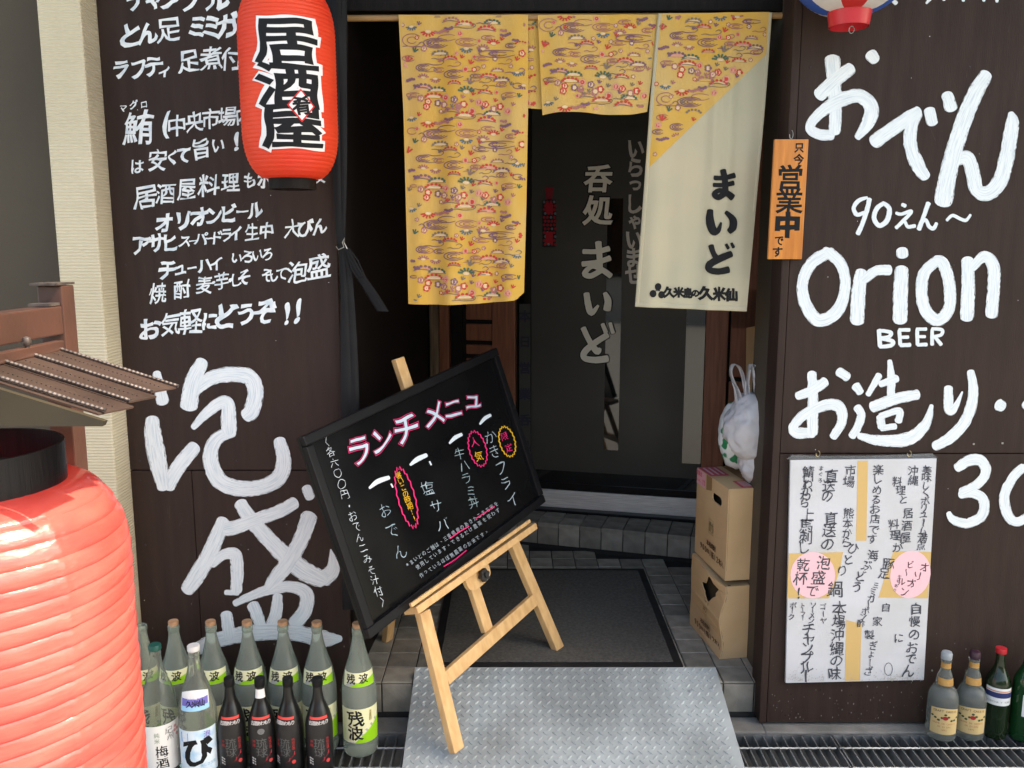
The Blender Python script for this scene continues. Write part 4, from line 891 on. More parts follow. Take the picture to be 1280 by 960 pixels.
# ================================================================== TRICOLOUR LANTERN (top right)
TY = 2.36; tc_ = atY(1063, 0, TY); tz0 = atY(1063, 16, TY).z; TR = 0.15
tl = thing('striped_lantern', (tc_.x, TY, tz0 - 0.03), 'red white and blue striped paper lantern hanging above the big brush letters', 'lantern')
tp = []
for i in range(61):
    t = i / 60; ph = math.pi * t; z = tz0 + 0.20 * t; r = 0.05 + (TR - 0.05) * math.sin(min(ph, math.pi)) ** 0.62; tp.append((r + 0.0012 * (i % 2), z))
for k_ in range(8):
    a0 = -math.pi / 2 - 0.62 + k_ * math.pi / 4; g = MB(); g.lathe(tp, 8, (tc_.x, TY, 0), a0, a0 + math.pi / 4, cap=False)
    g.build('stripe', ('lantern_stripe_red', 'lantern_white', 'lantern_blue', 'lantern_white')[(k_ ) % 4], tl, smooth=True)
g = MB(); g.lathe([(0.050, tz0 - 0.036), (0.056, tz0 + 0.004), (0.052, tz0 + 0.004), (0.046, tz0 - 0.036)], 32, (tc_.x, TY, 0), cap=False); g.build('ring', 'cap_red', tl, smooth=True)
g = MB(); g.tube([(tc_.x + 0.007 * math.sin(t), TY - 0.02, tz0 - 0.047 + 0.009 * math.cos(t)) for t in [i * 0.628 for i in range(10)]], 0.0011, 6, closed=True); g.build('hook', 'wire_grey', tl, smooth=True)
g = MB(); g.tube([(tc_.x, TY, tz0 + 0.20), (tc_.x, TY, 2.92)], 0.0025, 6); g.build('cord', 'black', tl)

# ================================================================== BLACK FURLED CLOTH at the left board's edge
bc = thing('furled_banner', (-0.495, 2.53, 0.5), 'black furled vinyl curtain tied back on a hook beside menu signboard', 'banner')
def foldcloth(P, wpx, name, nfold=3):
    g_ = MB(); P2 = catmull(P, 6); n = len(P2); cols = 18; vs = []
    for i, (x, y, wd) in enumerate(P2):
        c_ = atY(x, y, 2.485)
        for k_ in range(cols):
            t = 2 * math.pi * k_ / cols; r = wd / F * 2.55 / 2 * (1 + 0.28 * math.sin(nfold * t + i * 0.13) + 0.1 * math.sin(7 * t)); vs.append(c_ + Vector((r * math.cos(t), 0.55 * r * math.sin(t) - 0.004, 0)))
    fs = [(i * cols + k_, i * cols + (k_ + 1) % cols, (i + 1) * cols + (k_ + 1) % cols, (i + 1) * cols + k_) for i in range(n - 1) for k_ in range(cols)] + [tuple(range(cols)), tuple(range((n - 1) * cols, n * cols))[::-1]]
    g_.add(vs, fs); return g_.build(name, 'black_cloth', bc, smooth=True)
foldcloth([(420, -10, 20), (422, 80, 18), (424, 200, 15), (426, 290, 10), (428, 306, 8)], 1, 'upper_roll')
foldcloth([(428, 306, 9), (432, 340, 13), (435, 420, 17), (438, 520, 20), (440, 640, 22), (441, 760, 22)], 1, 'lower_roll')
foldcloth([(432, 310, 7), (446, 338, 9), (462, 362, 11), (479, 389, 12)], 1, 'tail', 2)
g = MB(); g.tube([atY(x, y, 2.465) for x, y in ((434, 312), (439, 336), (447, 348), (456, 345), (447, 325), (436, 310))], 0.0022, 6); g.build('tie_cord', 'black_cloth', bc, smooth=True)
g = MB(); g.tube([atY(x, y, 2.46) for x, y in ((420, 308), (423, 312), (430, 309), (428, 303), (431, 297), (430, 303), (434, 311))], 0.0014, 6); g.build('hook', 'wire_grey', bc, smooth=True)

# ================================================================== RAMP, MAT, GRATINGS
# steel checker-plate ramp
RX0, RX1 = -0.316, 0.665
r0 = Vector((0, 2.60, 0.147)); r1 = Vector((0, 2.285, 0.012)); rd = (r1 - r0).normalized(); rl = (r1 - r0).length + 0.07
rn = Vector((1, 0, 0)).cross(rd).normalized(); rn = rn if rn.z > 0 else -rn
rp = thing('ramp_plate', (0.17, 2.25, 0.0), 'silver checker plate steel ramp in front of the entrance', 'ramp')
def rpt(x, t, h): return Vector((x, r0.y, r0.z)) + rd * t + rn * h
g = MB(); g.prism([rpt(RX0, 0, 0), rpt(RX1, 0, 0), rpt(RX1 + 0.014, rl, 0), rpt(RX0 - 0.004, rl, 0)], -rn * 0.006); g.build('plate', 'steel_plate', rp)
g = MB(); px_, pt_ = 0.028, 0.0158; nx_ = int((RX1 - RX0) / px_); nt_ = int(rl / pt_)
for j in range(nt_):
    for i in range(nx_):
        x = RX0 + 0.010 + i * px_ + (0.014 if j % 2 else 0); t = 0.01 + j * pt_; s_ = 1 if j % 2 else -1
        if x > RX1 - 0.008: continue
        c_ = rpt(x, t, 0.0); d = (Vector((1, 0, 0)) * 0.74 + rd * s_ * 0.67).normalized(); q = rn.cross(d); L_ = 0.0098; W_ = 0.0032; H_l = 0.0044
        g.add([c_ - d * L_, c_ - q * W_, c_ + d * L_, c_ + q * W_, c_ - d * L_ * .7 + rn * H_l * .9, c_ - q * W_ * .2 + rn * H_l, c_ + d * L_ * .7 + rn * H_l * .9, c_ + q * W_ * .2 + rn * H_l],
              [(4, 5, 6, 7), (0, 1, 5, 4), (1, 2, 6, 5), (2, 3, 7, 6), (3, 0, 4, 7)])
tag(g.build('tread_pattern', 'stud_steel', rp), kind='stuff')
g = MB()
for x, y in ((529, 881), (863, 864), (890, 861)):
    p = rpt(0, 0, 0); q = onplane(x, y, r0, rn) ; g.lathe([(0.0001, 0.0045), (0.005, 0.0035), (0.0062, 0.001), (0.0062, -0.002)][::-1], 12, q, cap=False)
g.build('rivet', 'cap_grey', rp, smooth=True)
g = MB(); g.box(RX0 + 0.01, RX0 + 0.03, 2.30, 2.545, 0.0, 0.012); g.box(RX1 - 0.03, RX1 - 0.01, 2.30, 2.545, 0.0, 0.012); g.build('foot', 'rubber', rp)
# door mat
dm_ = thing('door_mat', (0.12, 3.05, FZ + 0.003), 'dark grey brown entrance mat with black rubber border', 'mat')
ma = [atZ(538, 838, FZ), atZ(855, 838, FZ), atZ(816, 713, FZ), atZ(575, 716, FZ)]
x0, x1, y0, y1 = ma[0].x, ma[1].x, 2.645, ma[2].y
g = MB(); b_ = 0.028
for a in ((x0, x1, y0, y0 + b_), (x0, x1, y1 - b_, y1), (x0, x0 + b_, y0 + b_, y1 - b_), (x1 - b_, x1, y0 + b_, y1 - b_)): g.box(*a, FZ + 0.002, FZ + 0.008)
g.build('border', 'rubber', dm_)
g = MB(); g.box(x0 + b_, x1 - b_, y0 + b_, y1 - b_, FZ + 0.002, FZ + 0.012); g.build('pile', 'mat_pile', dm_, bevel=0.002)
# gratings: parts bar / cross bar
def grating(xa, xb, label):
    gr = thing('drain_grating', ((xa + xb) / 2, 2.29, 0), label, 'grating', 'steel drain gratings in front of the shop')
    o0 = None; n = int((xb - xa) / 0.03)
    for i in range(n + 1):
        if i == 0:
            g_ = MB(); g_.box(xa, xa + 0.004, 2.135, 2.446, -0.030, -0.002); o0 = g_.build('bar', 'galvanised', gr)
        else:
            o = o0.copy(); C.objects.link(o); o.parent = gr; o.location = (i * 0.03, 0, 0)
    for k_, yy in enumerate((2.183, 2.283, 2.383)):
        g_ = MB(); g_.tube([(xa - 0.004 + j * 0.01, yy, -0.0045 + 0.0012 * (j % 2)) for j in range(int((xb - xa) / 0.01) + 1)], 0.0038, 6); g_.build('cross_bar', 'galvanised', gr, smooth=True)
    g_ = MB(); g_.box(xa - 0.004, xb + 0.008, 2.448, 2.4535, -0.034, -0.001); g_.box(xa - 0.004, xb + 0.008, 2.127, 2.133, -0.034, -0.001); g_.build('frame', 'galvanised', gr)
grating(-2.2, -1.21, 'steel drain grating left beyond the big pink lantern'); grating(-1.2, -0.31 + 0.3, 'steel drain grating under the row of empty sake bottles')
grating(0.0, 0.99, 'steel drain grating running out from under the ramp'); grating(1.0, 1.99, 'steel drain grating under the liqueur bottles')

# ================================================================== CARDBOARD BOXES
def poly2d(outer, holes, thick):
    """flat sheet with holes, returned as verts, faces in (u, v, w)"""
    cu = bpy.data.curves.new('s', 'CURVE'); cu.dimensions = '2D'; cu.fill_mode = 'BOTH'; cu.extrude = thick / 2
    for P in [outer] + holes:
        sp = cu.splines.new('POLY'); sp.points.add(len(P) - 1)
        for q, (x, y) in zip(sp.points, P): q.co = (x, y, 0, 1)
        sp.use_cyclic_u = True
    o = bpy.data.objects.new('s', cu); C.objects.link(o); dg = bpy.context.evaluated_depsgraph_get(); dg.update()
    me = bpy.data.meshes.new_from_object(o.evaluated_get(dg), depsgraph=dg); vs = [tuple(v.co) for v in me.vertices]; fs = [tuple(p.vertices) for p in me.polygons]
    C.objects.unlink(o); bpy.data.objects.remove(o); bpy.data.curves.remove(cu); bpy.data.meshes.remove(me); return vs, fs
def rrect(cx, cy, w_, h_, n=6):
    r = h_ / 2; o = []
    for s_, c0 in ((1, cx + w_ / 2 - r), (-1, cx - w_ / 2 + r)):
        for i in range(n + 1): t = -math.pi / 2 + math.pi * i / n + (0 if s_ > 0 else math.pi); o.append((c0 + r * math.cos(t), cy + r * math.sin(t)))
    return o
def carton(name, P0, dirL, wl_n, wr_n, h, label, hole, crushed=False):
    """P0: near bottom corner; dirL: direction of the long left face (away from viewer)"""
    root = thing(name, P0, label, 'box', 'cardboard boxes stacked beside the door')
    P0 = Vector(P0); eL = Vector(dirL).normalized(); eR = Vector((-eL.y, eL.x, 0)); eR = -eR if eR.x < 0 else eR; up = Vector((0, 0, 1)); nL = -eR
    def dent(p):
        if not crushed: return p
        a = (p - P0).dot(eL); b = (p - P0).dot(eR); z = (p - P0).z
        k_ = max(0, (z / h - 0.45)) * 0.035 * math.exp(-((b) / 0.12) ** 2) * math.exp(-(a / 0.10) ** 2)
        q = p + (eL + eR).normalized() * k_ - up * (max(0, z / h - 0.6) * 0.05 * math.exp(-(b / 0.2) ** 2 - (a / 0.16) ** 2))
        q += nL * (-0.008 * math.sin(z / h * 9 + a * 14) * math.exp(-(a / 0.2) ** 2)); return q
    vs, fs = poly2d([(0, 0), (wl_n, 0), (wl_n, h), (0, h)] if not crushed else [(i / 8 * wl_n, 0) for i in range(9)] + [(wl_n, h * i / 8) for i in range(1, 9)] + [(wl_n - i / 8 * wl_n, h) for i in range(1, 9)] + [(0, h - i / 8 * h) for i in range(1, 8)], [hole], 0.004)
    g_ = MB(); g_.add([dent(P0 + eL * u + up * v + eR * (w_ + 0.002)) for u, v, w_ in vs], fs); g_.build('side_panel', 'cardboard', root)
    g_ = MB(); nseg = 10; vs = []
    def sheet(A_, U, V, n_, off):
        vs_ = [dent(A_ + U * (i / n_) + V * (j / n_)) for j in range(n_ + 1) for i in range(n_ + 1)]; c_ = n_ + 1
        f_ = [(j * c_ + i, j * c_ + i + 1, (j + 1) * c_ + i + 1, (j + 1) * c_ + i) for j in range(n_) for i in range(n_)]; return vs_, f_
    for nm, (A_, U, V) in {'front_panel': (P0 + eR * 0.0045, eR * (wr_n - 0.0045), up * h), 'back_panel': (P0 + eL * wl_n, eR * wr_n, up * h), 'far_panel': (P0 + eR * wr_n, eL * wl_n, up * h)}.items():
        g_ = MB(); v_, f_ = sheet(A_, U, V, nseg, 0); g_.add(v_, f_); g_.build(nm, 'cardboard', root)
    g_ = MB()
    for a0, a1 in ((0.0, 0.497), (0.503, 1.0)):
        v_, f_ = sheet(P0 + up * (h - 0.001) + eR * (wr_n * a0), eR * wr_n * (a1 - a0), eL * wl_n, 6, 0); g_.add(v_, f_)
    g_.build('top_flap', 'cardboard', root)
    g_ = MB(); g_.prism([P0 + eR * 0.03 + eL * 0.02 + up * 0.01, P0 + eR * 0.03 + eL * (wl_n - .02) + up * 0.01, P0 + eR * 0.03 + eL * (wl_n - .02) + up * (h - .02), P0 + eR * 0.03 + eL * 0.02 + up * (h - .02)], eR * 0.01); g_.build('hole_shade', 'cardboard_shade', root)  # dark sheet: the shade inside the hand hole, put into its colour
    def mpL(a, z, l): return dent(P0 + eL * a + up * z) + nL * (0.0012 + l)
    def mpR(b, z, l): return dent(P0 + eR * b + up * z) - eL * (0.0012 + l)
    return root, mpL, mpR, eL, eR
PB = Vector((0.703, 2.705, FZ + 0.001)); far = Vector((0.655, 3.00, 0)); dl_ = Vector((-0.045, 0.30, 0))
wl2 = 0.285; hb = 0.272
torn = [(0.120 + 0.058 * math.cos(t) * (1 + 0.2 * math.sin(5 * t)), 0.205 + 0.042 * math.sin(t) * (1 + 0.3 * math.sin(4 * t + 1)) - 0.02 * math.cos(t)) for t in [2 * math.pi * i / 22 for i in range(22)]]
b1, mL1, mR1, eL1, eR1 = carton('cardboard_box', PB, dl_, wl2, 0.23, hb, 'crushed lower cardboard box with a torn hand hole', torn, True)
P2 = PB + Vector((0.012, 0.015, hb + 0.003)); P2.z = FZ + hb + 0.003
b2, mL2, mR2, eL2, eR2 = carton('cardboard_box', P2, dl_, 0.285, 0.23, 0.318, 'upper cardboard box with red labels on its corner', rrect(0.095, 0.255, 0.085, 0.030))
for root, mL, zo in ((b2, mL2, 0.0), (b1, mL1, -0.01)):
    g = MB(); q = (0.09, 0.055, 0.03)
    rev = lambda a, z, l, mL=mL: mL(0.285 - a, z, l)
    for t, z, s_ in (('本格焼酎', 0.078 + zo, 0.020), ):
        for i, ch in enumerate(t): put(g, ch, 0.125 + i * 0.021, z, s_ * 1.1, rev, off=0.02, col=q, flip=1, lift=0.0004)
    for i, ch in enumerate('900ml瓶12本入'): put(g, ch, 0.065 + i * 0.0215, 0.048 + zo, 0.026 if ch in '瓶本入' else 0.030, rev, off=0.015, col=q, flip=1, lift=0.0004)
    pts_ = [(0.130, 0.118 + zo), (0.172, 0.118 + zo), (0.172, 0.168 + zo), (0.130, 0.168 + zo)]; loop(g, pts_, 0.0015, rev, (0.2, 0.17, 0.06), 0.0004)
    put(g, '酎', 0.151, 0.142 + zo, 0.04, rev, off=0.0, col=(0.20, 0.17, 0.06), flip=1, lift=0.0006); g.build('printing', 'ink', root)
# red handling labels on the upper box, wrapped over its top edge
g = MB(); rl_ = (0.62, 0.10, 0.12)
a0, a1, zz0, zz1 = 0.20, 0.283, 0.262, 0.317
g.add([mL2(a, z, 0.0005) for a, z in ((a0, zz0), (a1, zz0), (a1, zz1), (a0, zz1))], [(0, 1, 2, 3)], (0.75, 0.40, 0.42))
topz = P2.z + 0.318
def mpT(a, b, l): return Vector((P2.x, P2.y, topz + 0.0008 + l)) + eL2 * a + eR2 * b
g.add([mpT(a, b, 0.0002) for a, b in ((0.16, 0.0), (0.283, 0.0), (0.283, 0.07), (0.16, 0.07))], [(0, 1, 2, 3)], rl_)
g.add([mpT(a, b, 0.0002) for a, b in ((0.01, 0.05), (0.09, 0.05), (0.09, 0.15), (0.01, 0.15))], [(0, 1, 2, 3)], rl_)
for i in range(5): g.add([mpT(a, b, 0.0006) for a, b in ((0.02 + i * .013, 0.06), (0.026 + i * .013, 0.06), (0.026 + i * .013, 0.14), (0.02 + i * .013, 0.14))], [(0, 1, 2, 3)], (0.7, 0.6, 0.55))
for i in range(3): g.add([mpT(a, b, 0.0006) for a, b in ((0.175, 0.012 + i * .02), (0.27, 0.012 + i * .02), (0.27, 0.020 + i * .02), (0.175, 0.020 + i * .02))], [(0, 1, 2, 3)], (0.75, 0.5, 0.5))
for i, ch in enumerate('取扱注'): put(g, ch, 0.008 + 0.0 + i * 0.018 + 0.0, 0.304, 0.018, lambda a, z, l: mL2(0.285 - a, z, l), off=0.02, col=rl_, flip=1, lift=0.0012)
for i in range(2):
    c_ = 0.222 - i * 0.014; g.add([mL2(a, z, 0.0012) for a, z in ((c_ - .002, .270), (c_ + .002, .270), (c_ + .002, .284), (c_ - .002, .284))], [(0, 1, 2, 3)], rl_); g.add([mL2(a, z, 0.0012) for a, z in ((c_ - .005, .284), (c_ + .005, .284), (c_, .292))], [(0, 1, 2)], rl_)
for i, ch in enumerate('ワレモノ'): put(g, ch, 0.008 + i * 0.011, 0.277, 0.011, lambda a, z, l: mL2(0.285 - a, z, l), off=0.02, col=rl_, flip=1, lift=0.0012)
g.build('warning_label', 'ink', b2)
g = MB(); g.add([mpT(a, b, 0.0012) for a, b in ((-0.0, 0.09), (0.283, 0.09), (0.283, 0.14), (0.0, 0.14))], [(0, 1, 2, 3)]); g.build('tape', 'tape', b2)
g = MB(); g.add([mL2(a, z, 0.0008) for a, z in ((0.14, 0.272), (0.19, 0.262), (0.19, 0.317), (0.14, 0.317))], [(0, 1, 2, 3)]); g.build('tape', 'tape', b2)

# ================================================================== PLASTIC BAGS
def blob(name, m, parent, c, rad, seed, amp, fr=3.0, sub=5, crease=0.0):
    bm = bmesh.new(); bmesh.ops.create_icosphere(bm, subdivisions=sub, radius=1); b = BASE[parent.name]
    for v in bm.verts:
        d = v.co.copy(); n1 = noise.fractal(d * fr + Vector((seed, 0, 0)), 1.0, 2.0, 4); n2 = 1 - abs(noise.noise(d * fr * 2.2 + Vector((0, seed, 0)))) * 2
        n3 = abs(noise.noise(d * fr * 3.1 + Vector((seed, 7, seed)))); n4 = abs(noise.noise(d * fr * 6.3 + Vector((7, seed, 2))))
        r = 1 + amp * n1 + crease * n2 + crease * 1.1 * n3 + crease * 0.6 * n4; v.co = Vector((d.x * rad[0], d.y * rad[1], d.z * rad[2])) * r + Vector(c) - b
    me = bpy.data.meshes.new(name); bm.to_mesh(me); bm.free(); me.materials.append(MATS[m]); me.polygons.foreach_set('use_smooth', [True] * len(me.polygons))
    o = bpy.data.objects.new(name, me); C.objects.link(o); o.parent = parent; return o
bt = topz + 0.002
bgx = P2 + eL2 * 0.07 + eR2 * 0.135
bag = thing('plastic_bag', (bgx.x, bgx.y, bt), 'knotted white plastic shopping bag full of rubbish on the upper cardboard box', 'bag')
blob('bag_body', 'plastic_white', bag, (bgx.x + 0.0, bgx.y-0.01, bt + 0.075), (0.078, 0.07, 0.080), 3, 0.14, 1.5, 5, 0.035)
blob('bag_body', 'plastic_white', bag, (bgx.x - 0.018, bgx.y - 0.02, bt + 0.195), (0.112, 0.085, 0.112), 9, 0.13, 1.3, 5, 0.04)
def band(P, wd, name):
    g_ = MB(); Q = catmull([(*p, w_) for p, w_ in zip(P, wd)], 6); n = len(Q); vs = []
    for i, q in enumerate(Q):
        c_ = Vector(q[:3]); w_ = q[3]
        for k_ in range(7): t = -1 + k_ / 3; vs.append(c_ + Vector((w_ * t, 0.012 * math.sin(t * 5 + i * .3), 0.15 * w_ * math.cos(t * 4))))
    g_.add(vs, [(i * 7 + k_, i * 7 + k_ + 1, (i + 1) * 7 + k_ + 1, (i + 1) * 7 + k_) for i in range(n - 1) for k_ in range(6)]); return g_.build(name, 'plastic_white', bag, smooth=True)
Yb = bgx.y - 0.03
hp = lambda x, y: tuple(atY(x, y, Yb))
band([hp(928, 520), hp(922, 490), hp(914, 468), hp(917, 455), hp(926, 462), hp(931, 485), hp(934, 515)], [.020, .011, .007, .005, .005, .008, .018], 'handle')
band([hp(936, 520), hp(934, 490), hp(936, 465), hp(940, 455), hp(944, 470), hp(946, 500), hp(948, 525)], [.018, .010, .008, .007, .008, .010, .016], 'handle')
bag2 = thing('patterned_bag', (bgx.x - 0.03, bgx.y + 0.05, bt), 'green and white printed plastic bag behind the white shopping bag', 'bag')
blob('bag_body', 'plastic_green', bag2, (bgx.x - 0.058, bgx.y + 0.08, bt + 0.145), (0.062, 0.05, 0.115), 5, 0.08, 2.0, 4, 0.04)

# ================================================================== EASEL AND CHALKBOARD
BL = 0.925
q = [(374, 547), (617, 435.5), (678.6, 627.7), (459, 799)]
E1 = Vector((0.53884532, 0.82719695, 0.15934532)).normalized(); BN = Vector((0.77153211, -0.56054396, 0.30087982)).normalized(); E2 = BN.cross(E1); E2 = -E2 if E2.z > 0 else E2
kk = BL / 0.509
# depth of the top-left corner so that the board is BL wide
def corner(k): return [ray(*p) * l * k for p, l in zip(q, (1.0, 1.32488173, 1.34030652, 1.0154248))]
c0 = corner(1.0); L0 = (c0[1] - c0[0]).length; P4 = [EYE + p for p in corner(BL / L0)]
BO = P4[0]
def bp(x, y, off=0.0): return onplane(x, y, BO + BN * off, BN)
def mp_b(x, y, l): return bp(x, y, 0.0015 + l)
easel = thing('easel', atZ(590, 880, 0.05), 'pale pine display easel standing on the ramp and mat', 'easel')
off = -0.024
def lg(name, a, b, w_, t_, parent=easel, o=off, bev=0.003):
    g_ = MB(); A_ = bp(*a, o); B_ = bp(*b, o); d = (B_ - A_).normalized(); wd = BN.cross(d); g_.bar(A_, B_, w_, wd, t_); return g_.build(name, 'pine', parent, bevel=bev)
lg('leg', (528, 764), (571, 938), 0.044, 0.024); lg('leg', (638, 672), (698, 812), 0.044, 0.024)
lg('cross_brace', (556, 848), (670, 747), 0.042, 0.020)
lg('ledge', (513, 764), (663, 658), 0.022, 0.058, o=0.012)
lg('ledge_lip', (513, 757), (662, 651), 0.012, 0.010, o=0.043)
lg('mast', (497, 448), (609, 788), 0.042, 0.020, o=-0.040)
# bracket plate with knob
g = MB(); c0_ = bp(592, 716, -0.012); pts = []
for i in range(24):
    t = 2 * math.pi * i / 24; a = 0.062 * math.copysign(abs(math.cos(t)) ** 0.6, math.cos(t)); b = 0.045 * math.copysign(abs(math.sin(t)) ** 0.6, math.sin(t)); pts.append(c0_ + E1 * a + E2 * b)
g.prism(pts, BN * 0.016); g.build('bracket', 'pine', easel, bevel=0.002)
kn = bp(603, 719, 0.01); g = MB(); pts = []
for i in range(48):
    t = 2 * math.pi * i / 48; r = 0.019 * (1 + 0.13 * math.cos(6 * t)); pts.append(kn + (E1 * math.cos(t) + E2 * math.sin(t)) * r)
g.prism(pts, BN * 0.014); g.prism([kn + (E1 * math.cos(t) + E2 * math.sin(t)) * 0.009 for t in [i * math.pi / 8 for i in range(16)]], BN * 0.021); g.build('knob', 'rubber', easel)
top = bp(520, 520, -0.06); ft = atZ(484, 800, FZ); g = MB(); g.bar(top, ft, 0.040, E1, 0.022); g.build('back_leg', 'pine', easel, bevel=0.003)
# the board
bd = thing('chalkboard', (P4[3] + P4[2]) / 2, 'black lunch menu chalkboard with chalk pen writing tilted on easel', 'chalkboard')
ins = 0.028
def uv(p): d = p - BO; return d.dot(E1), d.dot(E2)
W2 = [uv(p) for p in P4]; BH = (W2[2][1] + W2[3][1]) / 2; BWd = (W2[1][0] + W2[2][0]) / 2
# keep the measured outline; thickness along the board's normal
g = MB(); g.prism([p - BN * 0.001 for p in P4], -BN * 0.012); g.build('writing_surface', 'board_black', bd)
cen = sum(P4, Vector()) / 4
for i in range(4):
    a, b = P4[i], P4[(i + 1) % 4]; dd = (b - a).normalized(); inn = dd.cross(BN); inn = inn if inn.dot(cen - a) > 0 else -inn
    a2 = a + dd * (0.0 if i % 2 else 0.0); g = MB()
    k_ = 0 if i % 2 == 0 else ins
    A_ = a + inn * ins / 2 + dd * (k_ + 0.0006 if k_ else 0) + BN * 0.004; B_ = b + inn * ins / 2 - dd * (k_ + 0.0006 if k_ else 0) + BN * 0.004
    g.bar(A_, B_, ins, inn, 0.022); g.build('frame', 'frame_black', bd, bevel=0.004)
rotb = 24.6
def bcol(gm, text, x0, y0, x1, y1, s_, col, off_=-0.018, rot=16, **kw):
    s_ *= 0.9
    line(gm, text, x0, y0, x1, y1, s_, mp_b, off=off_, col=col, rot=rot, jit=0.05, wob=0.12, sx=0.85, **kw)
Wc = (0.62, 0.68, 0.72); Pc = (0.75, 0.03, 0.16); Yc = (0.75, 0.42, 0.03)
g = MB(); T = [('ラ', 450, 564, 41), ('ン', 478, 552, 37), ('チ', 508, 537, 44), ('メ', 543, 519, 36), ('ニ', 566, 511, 30), ('ュ', 591, 502, 30)]

for ch, x, y, s_ in T:
    g = MB()
    for o_, c_, l_ in ((0.050, Pc, 0.0), (0.035, (0.01, 0.01, 0.01), 0.0003), (0.008, (0.50, 0.58, 0.66), 0.0006)):
        random.seed(ord(ch)); put(g, ch, x, y, s_, mp_b, off=o_, col=c_, lift=l_, rot=14, wob=0.07, shear=0.1, sx=0.82)
    g.build('lettering', 'ink_gloss', bd)
random.seed(5)
g = MB()
bcol(g, '〈各六〇〇円・おでんニみそ汁付〉', 408, 552, 478, 752, 15, Wc)
bcol(g, 'おでん', 481, 637, 500, 690, 22, (0.34, 0.44, 0.50)); bcol(g, '塩サバ', 535, 610, 553, 655, 21, (0.40, 0.50, 0.55))
bcol(g, '牛ハラミ丼', 575, 567, 592, 628, 18, (0.30, 0.40, 0.42)); bcol(g, 'かきフライ', 612, 545, 640, 624, 21, (0.40, 0.48, 0.52))
for P in ([(462, 610, 3), (472, 602, 6), (486, 597, 5)], [(513, 581, 3), (522, 574, 6), (533, 569, 5)], [(562, 554, 2.5), (569, 547, 5), (577, 543, 4)], [(600, 530, 2.5), (606, 523, 4.5), (613, 519, 4)]):
    stroke(g, P, mp_b, col=Wc, dl=0.0001)
for P in ([(489, 605, 2), (491, 609, 2)], [(537, 577, 2), (539, 581, 2)]): stroke(g, P, mp_b, col=Wc)
for x, y, rx, ry, co, tx in ((508, 622, 10, 36, Pc, 0), (597, 561, 10, 21, Pc, 0), (634, 552, 9, 18, Yc, 0)):
    loop(g, ell(x, y, rx, ry, 40, -0.26, 0.12), 1.5, mp_b, co)
bcol(g, '暑いこの時期!!', 498, 594, 518, 648, 10.5, Yc, -0.002); bcol(g, '人', 594, 553, 594, 553, 15, Pc, -0.002); bcol(g, '気', 599, 570, 599, 570, 15, Yc, -0.002); bcol(g, '限定', 631, 545, 636, 560, 13, Pc, -0.002)
for t, x0_, y0_, x1_, y1_ in (('※まいどのご飯は、三重県産のあきたこまち米を', 509, 706, 620, 630), ('使用しています。できるだけ農薬を使わず', 522, 709, 622, 638), ('作っているほぼ無農薬のお米です。', 527, 719, 608, 665)):
    line(g, t, x0_, y0_, x1_, y1_, 6.6, mp_b, off=-0.010, col=(0.45, 0.52, 0.58), rot=32, jit=0.05, sx=0.8)
for P in ([(563, 673, 1.3), (574, 665, 1.3), (586, 658, 1.3)], [(595, 648, 1.3), (606, 641, 1.3), (618, 633, 1.3)], [(555, 708, 1.3), (568, 700, 1.3), (583, 688, 1.3)]): stroke(g, P, mp_b, col=Pc, dl=0.0001)
tag(g.build('lettering', 'ink_gloss', bd), kind='stuff')

# ================================================================== BOTTLES
def smoothprof(P, n=5): return [(max(a, 0.0008), b) for a, b in catmull(P, n)]
def prof_at(prof, z):
    for (r0_, z0_), (r1_, z1_) in zip(prof, prof[1:]):
        if z0_ <= z <= z1_ and z1_ > z0_: return r0_ + (r1_ - r0_) * (z - z0_) / (z1_ - z0_)
    return prof[-1][0]
def wrap(prof, face, l0=0.0006):
    def f_(a, z, l):
        r = prof_at(prof, z); th = face + a / max(r, 0.02); return Vector((math.cos(th) * (r + l0 + l), math.sin(th) * (r + l0 + l), z))
    return f_
def patch(mp_, a0, a1, z0, z1, l=0.0, na=16, nz_=6, top=None, col=None):
    g_ = MB(); vs = []
    for j in range(nz_ + 1):
        for i in range(na + 1):
            u = i / na; z = z0 + (z1 - z0) * j / nz_; 
            if top: z += top(u) * j / nz_
            vs.append(mp_(a0 + (a1 - a0) * u, z, l))
    c_ = na + 1; g_.add(vs, [(j * c_ + i, j * c_ + i + 1, (j + 1) * c_ + i + 1, (j + 1) * c_ + i) for j in range(nz_) for i in range(na)], col); return g_
